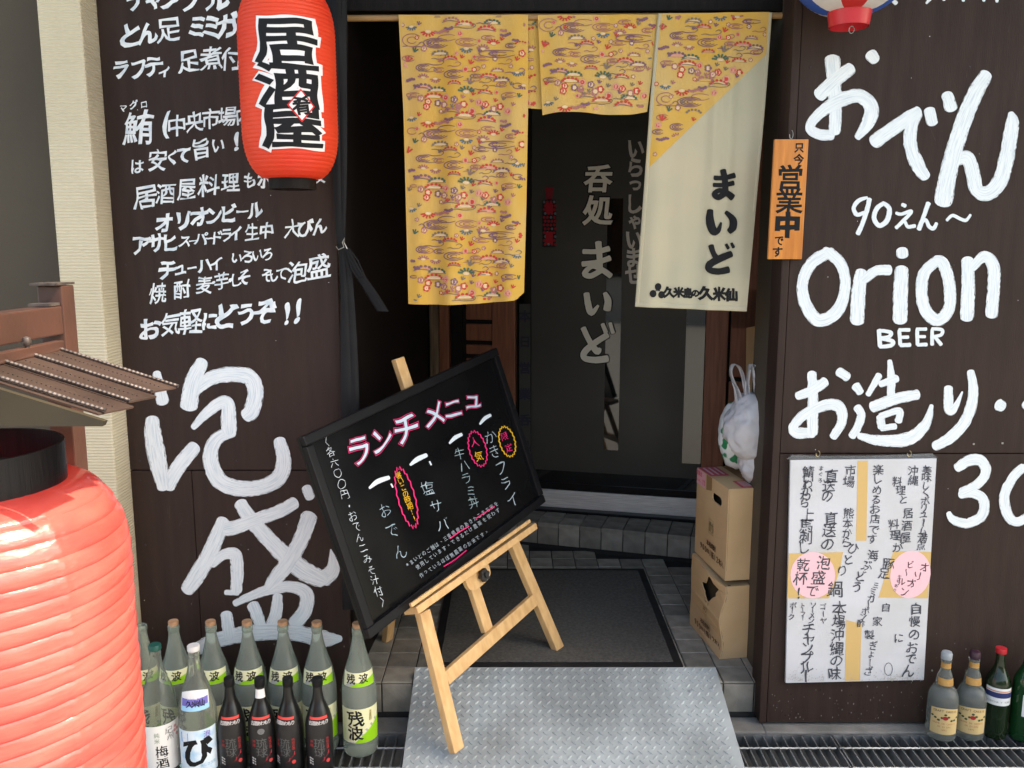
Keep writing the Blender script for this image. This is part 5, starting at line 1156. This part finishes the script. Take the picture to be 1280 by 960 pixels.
def frost_bottle(root, stopper=True):
    P = smoothprof([(0.046, 0.0), (0.0515, 0.012), (0.052, 0.06), (0.052, 0.17), (0.050, 0.215), (0.041, 0.262), (0.028, 0.305), (0.0185, 0.345), (0.0145, 0.372)])
    rim = [(0.0145, 0.374), (0.0165, 0.376), (0.0165, 0.390), (0.0145, 0.392)]
    g_ = MB(); g_.lathe([(0.002, 0.003)] + P + rim + [(0.0115, 0.392), (0.0115, 0.37)], 36); g_.build('glass', 'frosted_glass', root, smooth=True)
    if stopper: g_ = MB(); g_.lathe([(0.011, 0.386), (0.0115, 0.391), (0.0142, 0.392), (0.0152, 0.402), (0.0138, 0.405), (0.001, 0.4045)], 20); g_.build('cork', 'cork', root, smooth=True)
    f_ = -math.pi / 2; mw = wrap(P, f_)
    lb_ = patch(mw, -0.066, 0.066, 0.050, 0.158).build('label', 'label_cream', root, smooth=True)
    g_ = MB(); n = 12
    def quadgrid(pts4, col, l):
        (x0_, z0_), (x1_, z1_), (x2_, z2_), (x3_, z3_) = pts4; vs = []
        for j in range(7):
            for i in range(n + 1):
                u, v = i / n, j / 6; ax = (x0_ + (x1_ - x0_) * u) * (1 - v) + (x3_ + (x2_ - x3_) * u) * v; az = (z0_ + (z1_ - z0_) * u) * (1 - v) + (z3_ + (z2_ - z3_) * u) * v; vs.append(mw(ax, az, l))
        g_.add(vs, [(j * (n + 1) + i, j * (n + 1) + i + 1, (j + 1) * (n + 1) + i + 1, (j + 1) * (n + 1) + i) for j in range(6) for i in range(n)], col)
    LG = (0.27, 0.56, 0.02); GY = (0.42, 0.42, 0.38)
    quadgrid([(-0.016, 0.0505), (0.0655, 0.0505), (0.0655, 0.122), (0.0, 0.068)], LG, 0.0003); quadgrid([(-0.034, 0.0505), (-0.016, 0.0505), (0.0655, 0.123), (0.0655, 0.134)], GY, 0.0002)
    for ch, a, z, s_ in (('残', -0.014, 0.128, 0.050), ('波', -0.014, 0.083, 0.048)): put(g_, ch, a, z, s_, mw, off=0.022, col=INK, lift=0.0007, grid=0.35, flip=1, wob=0.1, shear=-0.1)
    for i, ch in enumerate('泡盛焼酎'): put(g_, ch, 0.032, 0.146 - i * 0.008, 0.009, mw, off=0.01, col=(0.35, 0.28, 0.08), lift=0.0007, flip=1)
    g_.build('print', 'ink', lb_)
    l2 = patch(mw, -0.052, 0.052, 0.226, 0.266, top=lambda u: 0.0).build('neck_label', 'label_cream', root, smooth=True)
    g_ = MB(); quadgrid([(-0.028, 0.2265), (0.0515, 0.2265), (0.0515, 0.252), (-0.004, 0.238)], LG, 0.0003); quadgrid([(-0.046, 0.2265), (-0.028, 0.2265), (-0.004, 0.2385), (-0.024, 0.2425)], GY, 0.0002)
    for ch, a, z, s_ in (('残', -0.024, 0.248, 0.029), ('波', 0.014, 0.249, 0.028)): put(g_, ch, a, z, s_, mw, off=0.022, col=INK, lift=0.0007, grid=0.5, flip=1, wob=0.08)
    g_.build('print', 'ink', l2)
def pos_base(px, Y, z=0.0):      # where a bottle of a given column stands (px measured at its middle)
    return Vector((atY(px, 860, Y).x, Y, z))
def place(root, px, Y, rot): p = pos_base(px, Y); root.location = p; root.rotation_euler = (0, 0, rot)
def proto(name, label, cat, group): r = thing(name, (0, 0, 0), label, cat, group); return r
GS = 'empty sake bottles lined up on the drain grating'
fb = proto('sake_bottle', 'frosted sake bottle standing alone at right end of back row', 'bottle', GS); frost_bottle(fb)
spots = [(449, 2.375, 0.16, 'frosted green label sake bottle with cork at right end of back row, fully in view'),
         (399, 2.385, 0.10, 'frosted green label sake bottle directly behind rightmost small black bottle'),
         (357, 2.39, 0.05, 'frosted green label sake bottle directly behind third small black bottle from left'),
         (313, 2.39, 0.0, 'frosted green label sake bottle directly behind second small black bottle from left'),
         (268, 2.39, 0.0, 'frosted green label sake bottle between the blue label bottle and leftmost small black bottle'),
         (222, 2.39, 0.0, 'frosted green label sake bottle half hidden behind the blue label bottle')]
for i, (px, Y, rz, lab) in enumerate(spots):
    o = fb if i == 0 else copy_tree(fb); o['label'] = lab
    place(o, px, Y, math.atan2(-(px - 640), F) * 0.6 * -1 + rz * 0.0 + 0.28)
fb2 = proto('sake_bottle', 'frosted green label sake bottle without cork at the left end behind the plum wine bottle', 'bottle', GS); frost_bottle(fb2, False); place(fb2, 182, 2.39, 0.3)
# plum wine bottle
def tall(root, glass, capm, zc=0.392):
    P = smoothprof([(0.046, 0.0), (0.0515, 0.012), (0.052, 0.06), (0.052, 0.17), (0.0505, 0.21), (0.041, 0.258), (0.027, 0.300), (0.0175, 0.340), (0.0145, 0.365)])
    g_ = MB(); prof_ = [(0.002, 0.003)] + P + [(0.0148, 0.367), (0.0165, 0.370), (0.0150, 0.374), (0.0150, 0.386)]
    if glass == 'clear_glass': prof_ += [(0.0120, 0.386), (0.0125, 0.365), (0.0155, 0.340), (0.025, 0.300), (0.039, 0.258), (0.0485, 0.21), (0.050, 0.17), (0.050, 0.012), (0.002, 0.008)]
    g_.lathe(prof_, 36, cap=False); g_.build('glass', glass, root, smooth=True)
    g_ = MB(); g_.lathe([(0.0155, 0.380), (0.0172, 0.382), (0.0172, 0.394), (0.0160, 0.396), (0.001, 0.396)], 24); g_.build('cap', capm, root, smooth=True)
    return P
pw_ = proto('plum_wine_bottle', 'clear plum wine bottle with green cap and white label beside the pink lantern', 'bottle', GS)
P = tall(pw_, 'clear_glass', 'cap_green'); mw = wrap(P, -math.pi / 2)
lb_ = patch(mw, -0.068, 0.068, 0.035, 0.172, top=lambda u: 0.006 * u).build('label', 'label_white', pw_, smooth=True)
g = MB()
for ch, a, z, s_ in (('梅', 0.002, 0.098, 0.036), ('酒', 0.002, 0.062, 0.036)): put(g, ch, a, z, s_, mw, off=0.006, col=INK, lift=0.0006, grid=0.35, flip=1, wob=0.12)
for ch, a, z, s_ in (('紀', 0.024, 0.156, 0.022), ('州', 0.028, 0.136, 0.022)): put(g, ch, a, z, s_, mw, off=-0.005, col=(0.06, 0.05, 0.05), lift=0.0006, grid=0.35, flip=1, wob=0.15)
for i, ch in enumerate('純米'): put(g, ch, -0.008, 0.148 - i * 0.018, 0.016, mw, col=(0.25, 0.33, 0.25), lift=0.0006, flip=1)
for a, z in ((0.045, 0.16), (0.052, 0.15), (0.042, 0.148), (0.05, 0.135)): g.add([mw(a + 0.005 * math.cos(t), z + 0.005 * math.sin(t), 0.0006) for t in [i * 1.05 for i in range(6)]], [tuple(range(6))], (0.6, 0.3, 0.3))
g.build('print', 'ink', lb_); place(pw_, 197, 2.255, 0.36)
bb = proto('blue_label_bottle', 'frosted sake bottle with white cap and pale blue label in the front row', 'bottle', GS)
P = tall(bb, 'frosted_glass_pale', 'cap_white'); mw = wrap(P, -math.pi / 2)
lb_ = patch(mw, -0.062, 0.062, 0.03, 0.165).build('label', 'label_blue', bb, smooth=True)
g = MB(); put(g, 'び', 0.004, 0.100, 0.092, mw, off=0.035, col=INK, lift=0.0006, grid=0.2, flip=1, wob=0.08, sx=0.95)
g.add([mw(a, z, 0.0004) for a, z in ((-0.046, 0.128), (-0.022, 0.128), (-0.022, 0.158), (-0.046, 0.158))], [(0, 1, 2, 3)], (0.12, 0.25, 0.60))
for i, ch in enumerate('久米'): put(g, ch, -0.034, 0.150 - i * 0.013, 0.012, mw, off=0.01, col=(0.8, 0.8, 0.8), lift=0.0008, flip=1)
put(g, '泡', 0.030, 0.150, 0.020, mw, off=0.02, col=(0.25, 0.22, 0.50), lift=0.0008, flip=1)
for i, ch in enumerate('美しき古里'): put(g, ch, 0.012 + i * 0.009, 0.058, 0.010, mw, off=0.0, col=(0.2, 0.4, 0.55), lift=0.0008, flip=1)
g.build('print', 'ink', lb_)
l2 = patch(mw, -0.042, 0.042, 0.222, 0.268, top=lambda u: 0.010 * math.sin(math.pi * u)).build('shoulder_label', 'label_white', bb, smooth=True)
g = patch(mw, -0.038, 0.038, 0.236, 0.256, 0.0004, col=(0.16, 0.14, 0.45)); g.add(*[(lambda q_: (q_.v, q_.f))(patch(mw, -0.041, 0.041, 0.222, 0.236, 0.0003))][0], (0.30, 0.55, 0.75))
for i, ch in enumerate('久米仙'): put(g, ch, -0.014 + i * 0.016, 0.246 - 0.004, 0.020, mw, off=0.02, col=INK, lift=0.0009, flip=1, wob=0.1)
for i, ch in enumerate('久米島の'): put(g, ch, -0.014 + i * 0.009, 0.258, 0.009, mw, off=0.01, col=(0.8, 0.8, 0.82), lift=0.0009, flip=1)
g.build('print', 'ink', l2); place(bb, 245, 2.25, 0.22)
# small black bottles
def small_black(root, silver=False):
    P = smoothprof([(0.035, 0.0), (0.0385, 0.01), (0.0388, 0.05), (0.0388, 0.130), (0.037, 0.165), (0.028, 0.198), (0.0175, 0.226), (0.0135, 0.25), (0.013, 0.272)])
    g_ = MB(); g_.lathe([(0.002, 0.002)] + P + [(0.0145, 0.274), (0.0145, 0.280), (0.0135, 0.282)], 32); g_.build('glass', 'black_glass', root, smooth=True)
    g_ = MB(); g_.lathe([(0.0138, 0.268), (0.0150, 0.270), (0.0150, 0.290), (0.0140, 0.292), (0.001, 0.292)], 20); g_.build('cap', 'frame_black', root, smooth=True)
    mw_ = wrap(P, -math.pi / 2)
    l_ = patch(mw_, -0.045, 0.045, 0.03, 0.182).build('label', 'label_black', root, smooth=True)
    g_ = patch(mw_, -0.026, 0.026, 0.181, 0.188, 0.0004, col=(0.70, 0.07, 0.06))
    for i, ch in enumerate('古酒あわもり'): put(g_, ch, -0.0235 + i * 0.0095, 0.172, 0.0125, mw_, off=0.02, col=(0.55, 0.52, 0.50), lift=0.0004, flip=1)
    for ch, a, z, s_ in (('琉', 0.0, 0.112, 0.032), ('球', 0.0, 0.084, 0.032)): put(g_, ch, a, z, s_, mw_, off=0.0, col=(0.10, 0.10, 0.10), lift=0.0004, flip=1, grid=0.4, wob=0.1)
    for i, ch in enumerate('熟成古酒'): put(g_, ch, 0.024, 0.122 - i * 0.009, 0.009, mw_, off=0.0, col=(0.45, 0.04, 0.04), lift=0.0004, flip=1)
    for i, ch in enumerate('沖縄'): put(g_, ch, -0.022, 0.118 - i * 0.012, 0.010, mw_, off=0.0, col=(0.45, 0.04, 0.04), lift=0.0004, flip=1)
    for i in range(3): g_.add([mw_(a, z, 0.0004) for a, z in ((-0.03, 0.048 + i * .008), (-0.018, 0.045 + i * .008), (-0.018, 0.049 + i * .008), (-0.03, 0.053 + i * .008))], [(0, 1, 2, 3)], (0.5, 0.48, 0.46))
    for k_ in range(4): g_.add([mw_(a, z, 0.0004) for a, z in ((-0.004 + k_ * .005, 0.048 + k_ * .003), (0.010 + k_ * .006, 0.058 + k_ * .006), (0.028, 0.078 + k_ * .003), (0.012, 0.056 + k_ * .003))], [(0, 1, 2, 3)], (0.40, 0.04, 0.05) if k_ % 2 else (0.22, 0.02, 0.03))
    g_.add([mw_(0.024 + 0.006 * math.cos(t), 0.054 + 0.006 * math.sin(t), 0.0006) for t in [i * .7 for i in range(9)]], [tuple(range(9))], (0.55, 0.06, 0.06))
    if silver:
        g_.add([mw_(0.0 + 0.010 * math.cos(t), 0.148 + 0.009 * math.sin(t), 0.0006) for t in [i * .5 for i in range(12)]], [tuple(range(12))], (0.16, 0.16, 0.16))
    g_.build('print', 'ink', l_)
    if silver: patch(mw_, -0.022, 0.022, 0.236, 0.262, 0.0).build('neck_band', 'label_white', root, smooth=True)
sb = proto('small_black_bottle', 'x', 'bottle', GS); small_black(sb)
sb2 = proto('small_black_bottle', 'small black aged liquor bottle with silver band round its neck', 'bottle', GS); small_black(sb2, True); place(sb2, 325, 2.262, 0.22)
for i, (px, rz, lab) in enumerate(((287, 0.2, 'small black aged liquor bottle leftmost of four, next to blue label bottle'), (360, -0.15, 'small black aged liquor bottle turned aside, just right of the silver banded one'), (397, 0.2, 'small black aged liquor bottle at the right end of the front row'))):
    o = sb if i == 0 else copy_tree(sb); o['label'] = lab; place(o, px, 2.262, rz)
# liqueur bottles on the right
GR = 'empty bottles in front of the right signboard'
def liqueur(root, capm):
    P = smoothprof([(0.043, 0.0), (0.047, 0.010), (0.0475, 0.05), (0.047, 0.115), (0.045, 0.148), (0.034, 0.172), (0.022, 0.180), (0.026, 0.184), (0.0265, 0.192), (0.023, 0.215), (0.0165, 0.235), (0.0145, 0.262)], 5)
    g_ = MB(); g_.lathe([(0.002, 0.002)] + P + [(0.0165, 0.264), (0.0165, 0.272), (0.014, 0.274)], 36); g_.build('glass', 'frosted_glass_pale', root, smooth=True)
    g_ = MB(); g_.lathe([(0.0148, 0.272), (0.0168, 0.275), (0.0172, 0.290), (0.0150, 0.297), (0.008, 0.300), (0.001, 0.300)], 24); g_.build('cap', capm, root, smooth=True)
    mw_ = wrap(P, -math.pi / 2)
    l_ = patch(mw_, -0.046, 0.046, 0.028, 0.112, top=lambda u: 0.006 * math.sin(math.pi * u) + 0.002).build('label', 'label_gold', root, smooth=True)
    g_ = MB(); dk = (0.10, 0.05, 0.03)
    for i, ch in enumerate('CRAFT CASSIS'):
        if ch != ' ': put(g_, ch, -0.034 + i * 0.0062, 0.108 + 0.002 * math.sin(i * .3), 0.010, mw_, off=0.01, col=dk, lift=0.0004, flip=1)
    for i in range(9):
        t = i / 8; a = -0.04 + 0.08 * t; z = 0.090 + 0.008 * math.cos(t * 12) - 0.010 * abs(2 * t - 1); g_.add([mw_(a + 0.005 * math.cos(k_ * 1.05), z + 0.004 * math.sin(k_ * 1.05), 0.0004) for k_ in range(6)], [tuple(range(6))], (0.04, 0.07, 0.04))
    g_.add([mw_(0.009 * math.cos(k_ * .7), 0.086 + 0.007 * math.sin(k_ * .7), 0.0008) for k_ in range(9)], [tuple(range(9))], (0.35, 0.03, 0.03))
    for j, t in enumerate(('CREME DE CASSIS', 'DE DIJON', '1892')):
        for i, ch in enumerate(t):
            if ch != ' ': put(g_, ch, (i - len(t) / 2) * 0.0048, 0.066 - j * 0.011, 0.008, mw_, off=0.0, col=(0.38, 0.12, 0.05), lift=0.0004, flip=1)
    g_.build('print', 'ink', l_)
    patch(mw_, -0.028, 0.028, 0.188, 0.212, 0.0).build('neck_label', 'label_orange', root, smooth=True)
    patch(mw_, -0.03, 0.03, 0.244, 0.262, 0.0).build('neck_band', 'label_orange', root, smooth=True)
lq = proto('liqueur_bottle', 'frosted liqueur bottle with gold label and pale grey cap below the poster', 'bottle', GR); liqueur(lq, 'cap_grey'); place(lq, 1180, 2.450, -0.25); lq.scale = (0.93, 0.93, 0.93)
lq2 = proto('liqueur_bottle', 'frosted liqueur bottle with gold label and dark purple cap', 'bottle', GR); liqueur(lq2, 'cap_purple'); place(lq2, 1215, 2.453, -0.3); lq2.scale = (0.93, 0.93, 0.93)
def wine(root, glass, capm, kind):
    P = smoothprof([(0.035, 0.0), (0.0375, 0.01), (0.038, 0.06), (0.038, 0.165), (0.035, 0.195), (0.022, 0.225), (0.0145, 0.25), (0.0138, 0.29)])
    g_ = MB(); g_.lathe([(0.002, 0.002)] + P + [(0.0155, 0.291), (0.0155, 0.298)], 32); g_.build('glass', glass, root, smooth=True)
    g_ = MB(); g_.lathe([(0.0158, 0.285), (0.0165, 0.286), (0.0165, 0.302), (0.001, 0.303)], 24); g_.build('cap', capm, root, smooth=True)
    mw_ = wrap(P, -math.pi / 2)
    if kind:
        l_ = patch(mw_, -0.045, 0.045, 0.120, 0.178, 0.0).build('label', 'label_white', root, smooth=True)
        g_ = patch(mw_, -0.045, 0.045, 0.146, 0.164, 0.0004, col=(0.03, 0.04, 0.12)); q_ = patch(mw_, -0.045, 0.045, 0.166, 0.170, 0.0004); g_.add(q_.v, q_.f, (0.6, 0.25, 0.15))
        for i, ch in enumerate('CONCHA Y TORO'):
            if ch != ' ': put(g_, ch, -0.034 + i * 0.0056, 0.132, 0.008, mw_, col=(0.15, 0.15, 0.15), lift=0.0004, flip=1)
        g_.build('print', 'ink', l_)
    else: patch(mw_, -0.02, 0.045, 0.085, 0.155, 0.0).build('label', 'label_white', root, smooth=True)
wn1 = proto('wine_bottle', 'dark wine bottle with bright red cap and white and navy label', 'bottle', GR); wine(wn1, 'dark_green_glass', 'cap_red', 1); place(wn1, 1247, 2.455, -0.3); wn1.scale = (0.95, 0.95, 0.95)
wn2 = proto('wine_bottle', 'green glass bottle with plain white label at the right edge of the photo', 'bottle', GR); wine(wn2, 'green_glass', 'cap_green', 0); place(wn2, 1283, 2.44, -0.2)

# ================================================================== LANTERN STAND (near left)
PX = -0.905; PYn = 1.72
sf = thing('lantern_frame', (PX - 0.025, PYn, 0), 'red brown steel frame carrying the small lantern roof', 'frame')
for yy in (PYn, 0.98):
    g = MB(); g.box(PX - 0.05, PX, yy, yy + 0.05, 0.0, 1.424); g.build('post', 'steel_brown', sf, bevel=0.003)
g = MB(); g.box(PX - 0.047, PX - 0.002, 1.0305, PYn - 0.0005, 1.327, 1.384); g.build('top_beam', 'steel_brown', sf, bevel=0.003)
g = MB(); g.box(PX - 0.040, PX - 0.008, 1.0305, PYn - 0.0005, 1.270, 1.298); g.build('lower_beam', 'steel_brown', sf, bevel=0.002)
g = MB(); g.box(PX - 0.047, PX - 0.003, 1.0305, PYn - 0.0005, 0.05, 0.09); g.build('foot_rail', 'steel_brown', sf, bevel=0.002)
g = MB(); g.box(PX - 0.053, PX + 0.001, PYn - 0.02, PYn + 0.052, 1.4255, 1.430); g.build('cap', 'rod_steel', sf)
g = MB(); g.box(PX - 0.045, PX - 0.004, PYn - 0.045, PYn - 0.003, 1.3855, 1.391); g.build('bracket', 'rod_steel', sf)  # small plate standing in for the bright highlight on the beam's top
# roof
Yn, Yf = 1.345, 1.63; zr, ze = 1.301, 1.228; Xr, Xe = -0.872, -0.650
rf = thing('lantern_roof', (Xr, (Yn + Yf) / 2, zr), 'small brown metal gabled roof with beaded steel rods over pink lantern', 'roof')
n_s = 3; sw = (Yf - Yn) / n_s
for side in (1, -1):
    for i in range(n_s):
        ya = Yn + i * sw + 0.0005; yb = ya + sw - 0.001; g = MB()
        def RP(t, y, h): return Vector((Xr + (Xe - Xr) * t if side > 0 else 2 * (Xr) - (Xr + (Xe - Xr) * t), y, zr + (ze - zr) * t + h))
        pts = [RP(0, ya, 0), RP(0.93, ya, 0), RP(1.0, (ya + yb) / 2 + sw * 0.42, 0), RP(1.0, yb, 0), RP(0, yb, 0)] if side > 0 else [RP(0, ya, 0), RP(1, ya, 0), RP(1, yb, 0), RP(0, yb, 0)]
        dz = 0.004 * i; g.prism([p + Vector((0, 0, dz * 0.3)) for p in pts], (0, 0, 0.003)); g.build('roof_sheet', 'roof_copper', rf)
        g = MB(); m_ = 26
        for b_ in range(m_): p = RP(0.05 + 0.9 * b_ / m_, (ya + yb) / 2 + sw * 0.1, 0.004 + dz * .3); g.obox(p, (Vector((1, 0, 0)), Vector((0, 1, 0)), Vector((0, 0, 1))), (0.0012, 0.0008, 0.0008))
        tag(g.build('rivet_row', 'rod_steel', rf), kind='stuff')
Xe2 = Xr + (Xe - Xr) * 1.0
for i in range(4):
    y = Yn + 0.012 + i * (Yf - Yn - 0.015) / 3; t1 = 0.96 + (0.06 if i == 3 else 0); g = MB(); N_ = 60; pts = []; rr = []
    for k_ in range(N_): t = -0.02 + (t1 + 0.02) * k_ / (N_ - 1); pts.append((Xr + (Xe - Xr) * t, y, zr + (ze - zr) * t + 0.0085)); rr.append(0.0030 + 0.0009 * (k_ % 2))
    g.tube(pts, rr, 7); g.build('beaded_rod', 'rod_steel', rf)
g = MB(); g.box(Xr - 0.012, Xr + 0.006, Yn, Yf + 0.01, zr + 0.003, zr + 0.022); g.build('ridge', 'steel_brown', rf, bevel=0.002)
for y in (1.40, 1.52):
    g = MB(); g.lathe([(0.001, 0.030), (0.006, 0.028), (0.008, 0.022), (0.006, 0.014), (0.004, 0.012), (0.004, -0.004)][::-1], 14, (Xr + 0.002, y, zr + 0.012)); g.build('bolt', 'rod_steel', rf, smooth=True)
zb = ze - 0.006
g = MB(); g.prism([(Xr, Yn - 0.012, zr - 0.004), (Xe + 0.0, Yn - 0.012, ze - 0.002), (Xe - 0.004, Yn - 0.012, zb - 0.004), (Xr, Yn - 0.012, zb - 0.004)], (0, 0.011, 0))
g.prism([(Xr, Yn - 0.012, zr - 0.004), (2 * Xr - Xe, Yn - 0.012, ze - 0.002), (2 * Xr - Xe, Yn - 0.012, zb - 0.004), (Xr, Yn - 0.012, zb - 0.004)][::-1], (0, 0.011, 0)); g.build('gable_board', 'gable_olive', rf)
# big pink-red vinyl lantern
VX, VY, VR = -0.985, 1.50, 0.255
vl = thing('vinyl_lantern', (VX, VY, 0.28), 'large pinkish red ribbed vinyl lantern in sunlight at the left edge', 'lantern')
zt_, zb_ = 1.075, 0.28; prof = []; nrib = 25
for i in range(nrib * 8 + 1):
    t = i / (nrib * 8); z = zb_ + (zt_ - zb_) * t; e = min(t, 1 - t) / 0.20
    r = VR if e >= 1 else 0.160 + (VR - 0.160) * math.sqrt(max(0, 1 - (1 - e) ** 2.2)); f_ = (i % 8) / 8
    prof.append((r + 0.0042 * (math.sin(math.pi * f_) ** 0.4) * (1 - 0.25 * f_), z))
g = MB(); NA = 200; vs = []
for r, z in prof:
    for k_ in range(NA):
        t = 2 * math.pi * k_ / NA; cr = 0.0016 * noise.noise(Vector((math.cos(t) * 6, math.sin(t) * 6, z * 40))) + 0.002 * noise.noise(Vector((math.cos(t) * 2, math.sin(t) * 2, z * 4)))
        ds = t - (2 * math.pi - 0.50); seam = 0.0022 * math.exp(-(ds / 0.014) ** 2) + 0.0022 * math.exp(-(ds / 0.16) ** 2) * noise.noise(Vector((ds * 22, z * 150, 3))); vs.append(Vector((VX + (r + cr + seam) * math.cos(t), VY + (r + cr + seam) * math.sin(t), z)))
g.add(vs, [(i * NA + k_, i * NA + (k_ + 1) % NA, (i + 1) * NA + (k_ + 1) % NA, (i + 1) * NA + k_) for i in range(len(prof) - 1) for k_ in range(NA)])
o = g.build('lantern_skin', 'vinyl_red', vl, smooth=True)
for zc in (zt_ - 0.004, zb_ - 0.06):
    g = MB(); g.lathe([(0.158, zc), (0.158, zc + 0.075), (0.153, zc + 0.075), (0.153, zc)], 64, (VX, VY, 0), cap=False); g.build('collar', 'black', vl, smooth=True)
for dx in (-0.08, 0.04):
    g = MB(); g.tube([(VX + dx, VY, 1.12), (VX + dx * 0.6, VY, 1.268)], 0.0025, 6); g.build('hanger_wire', 'black', vl)
g = MB(); g.box(VX - 0.152, VX + 0.152, VY - 0.01, VY + 0.01, 1.110, 1.122); g.build('crossbar', 'black', vl)
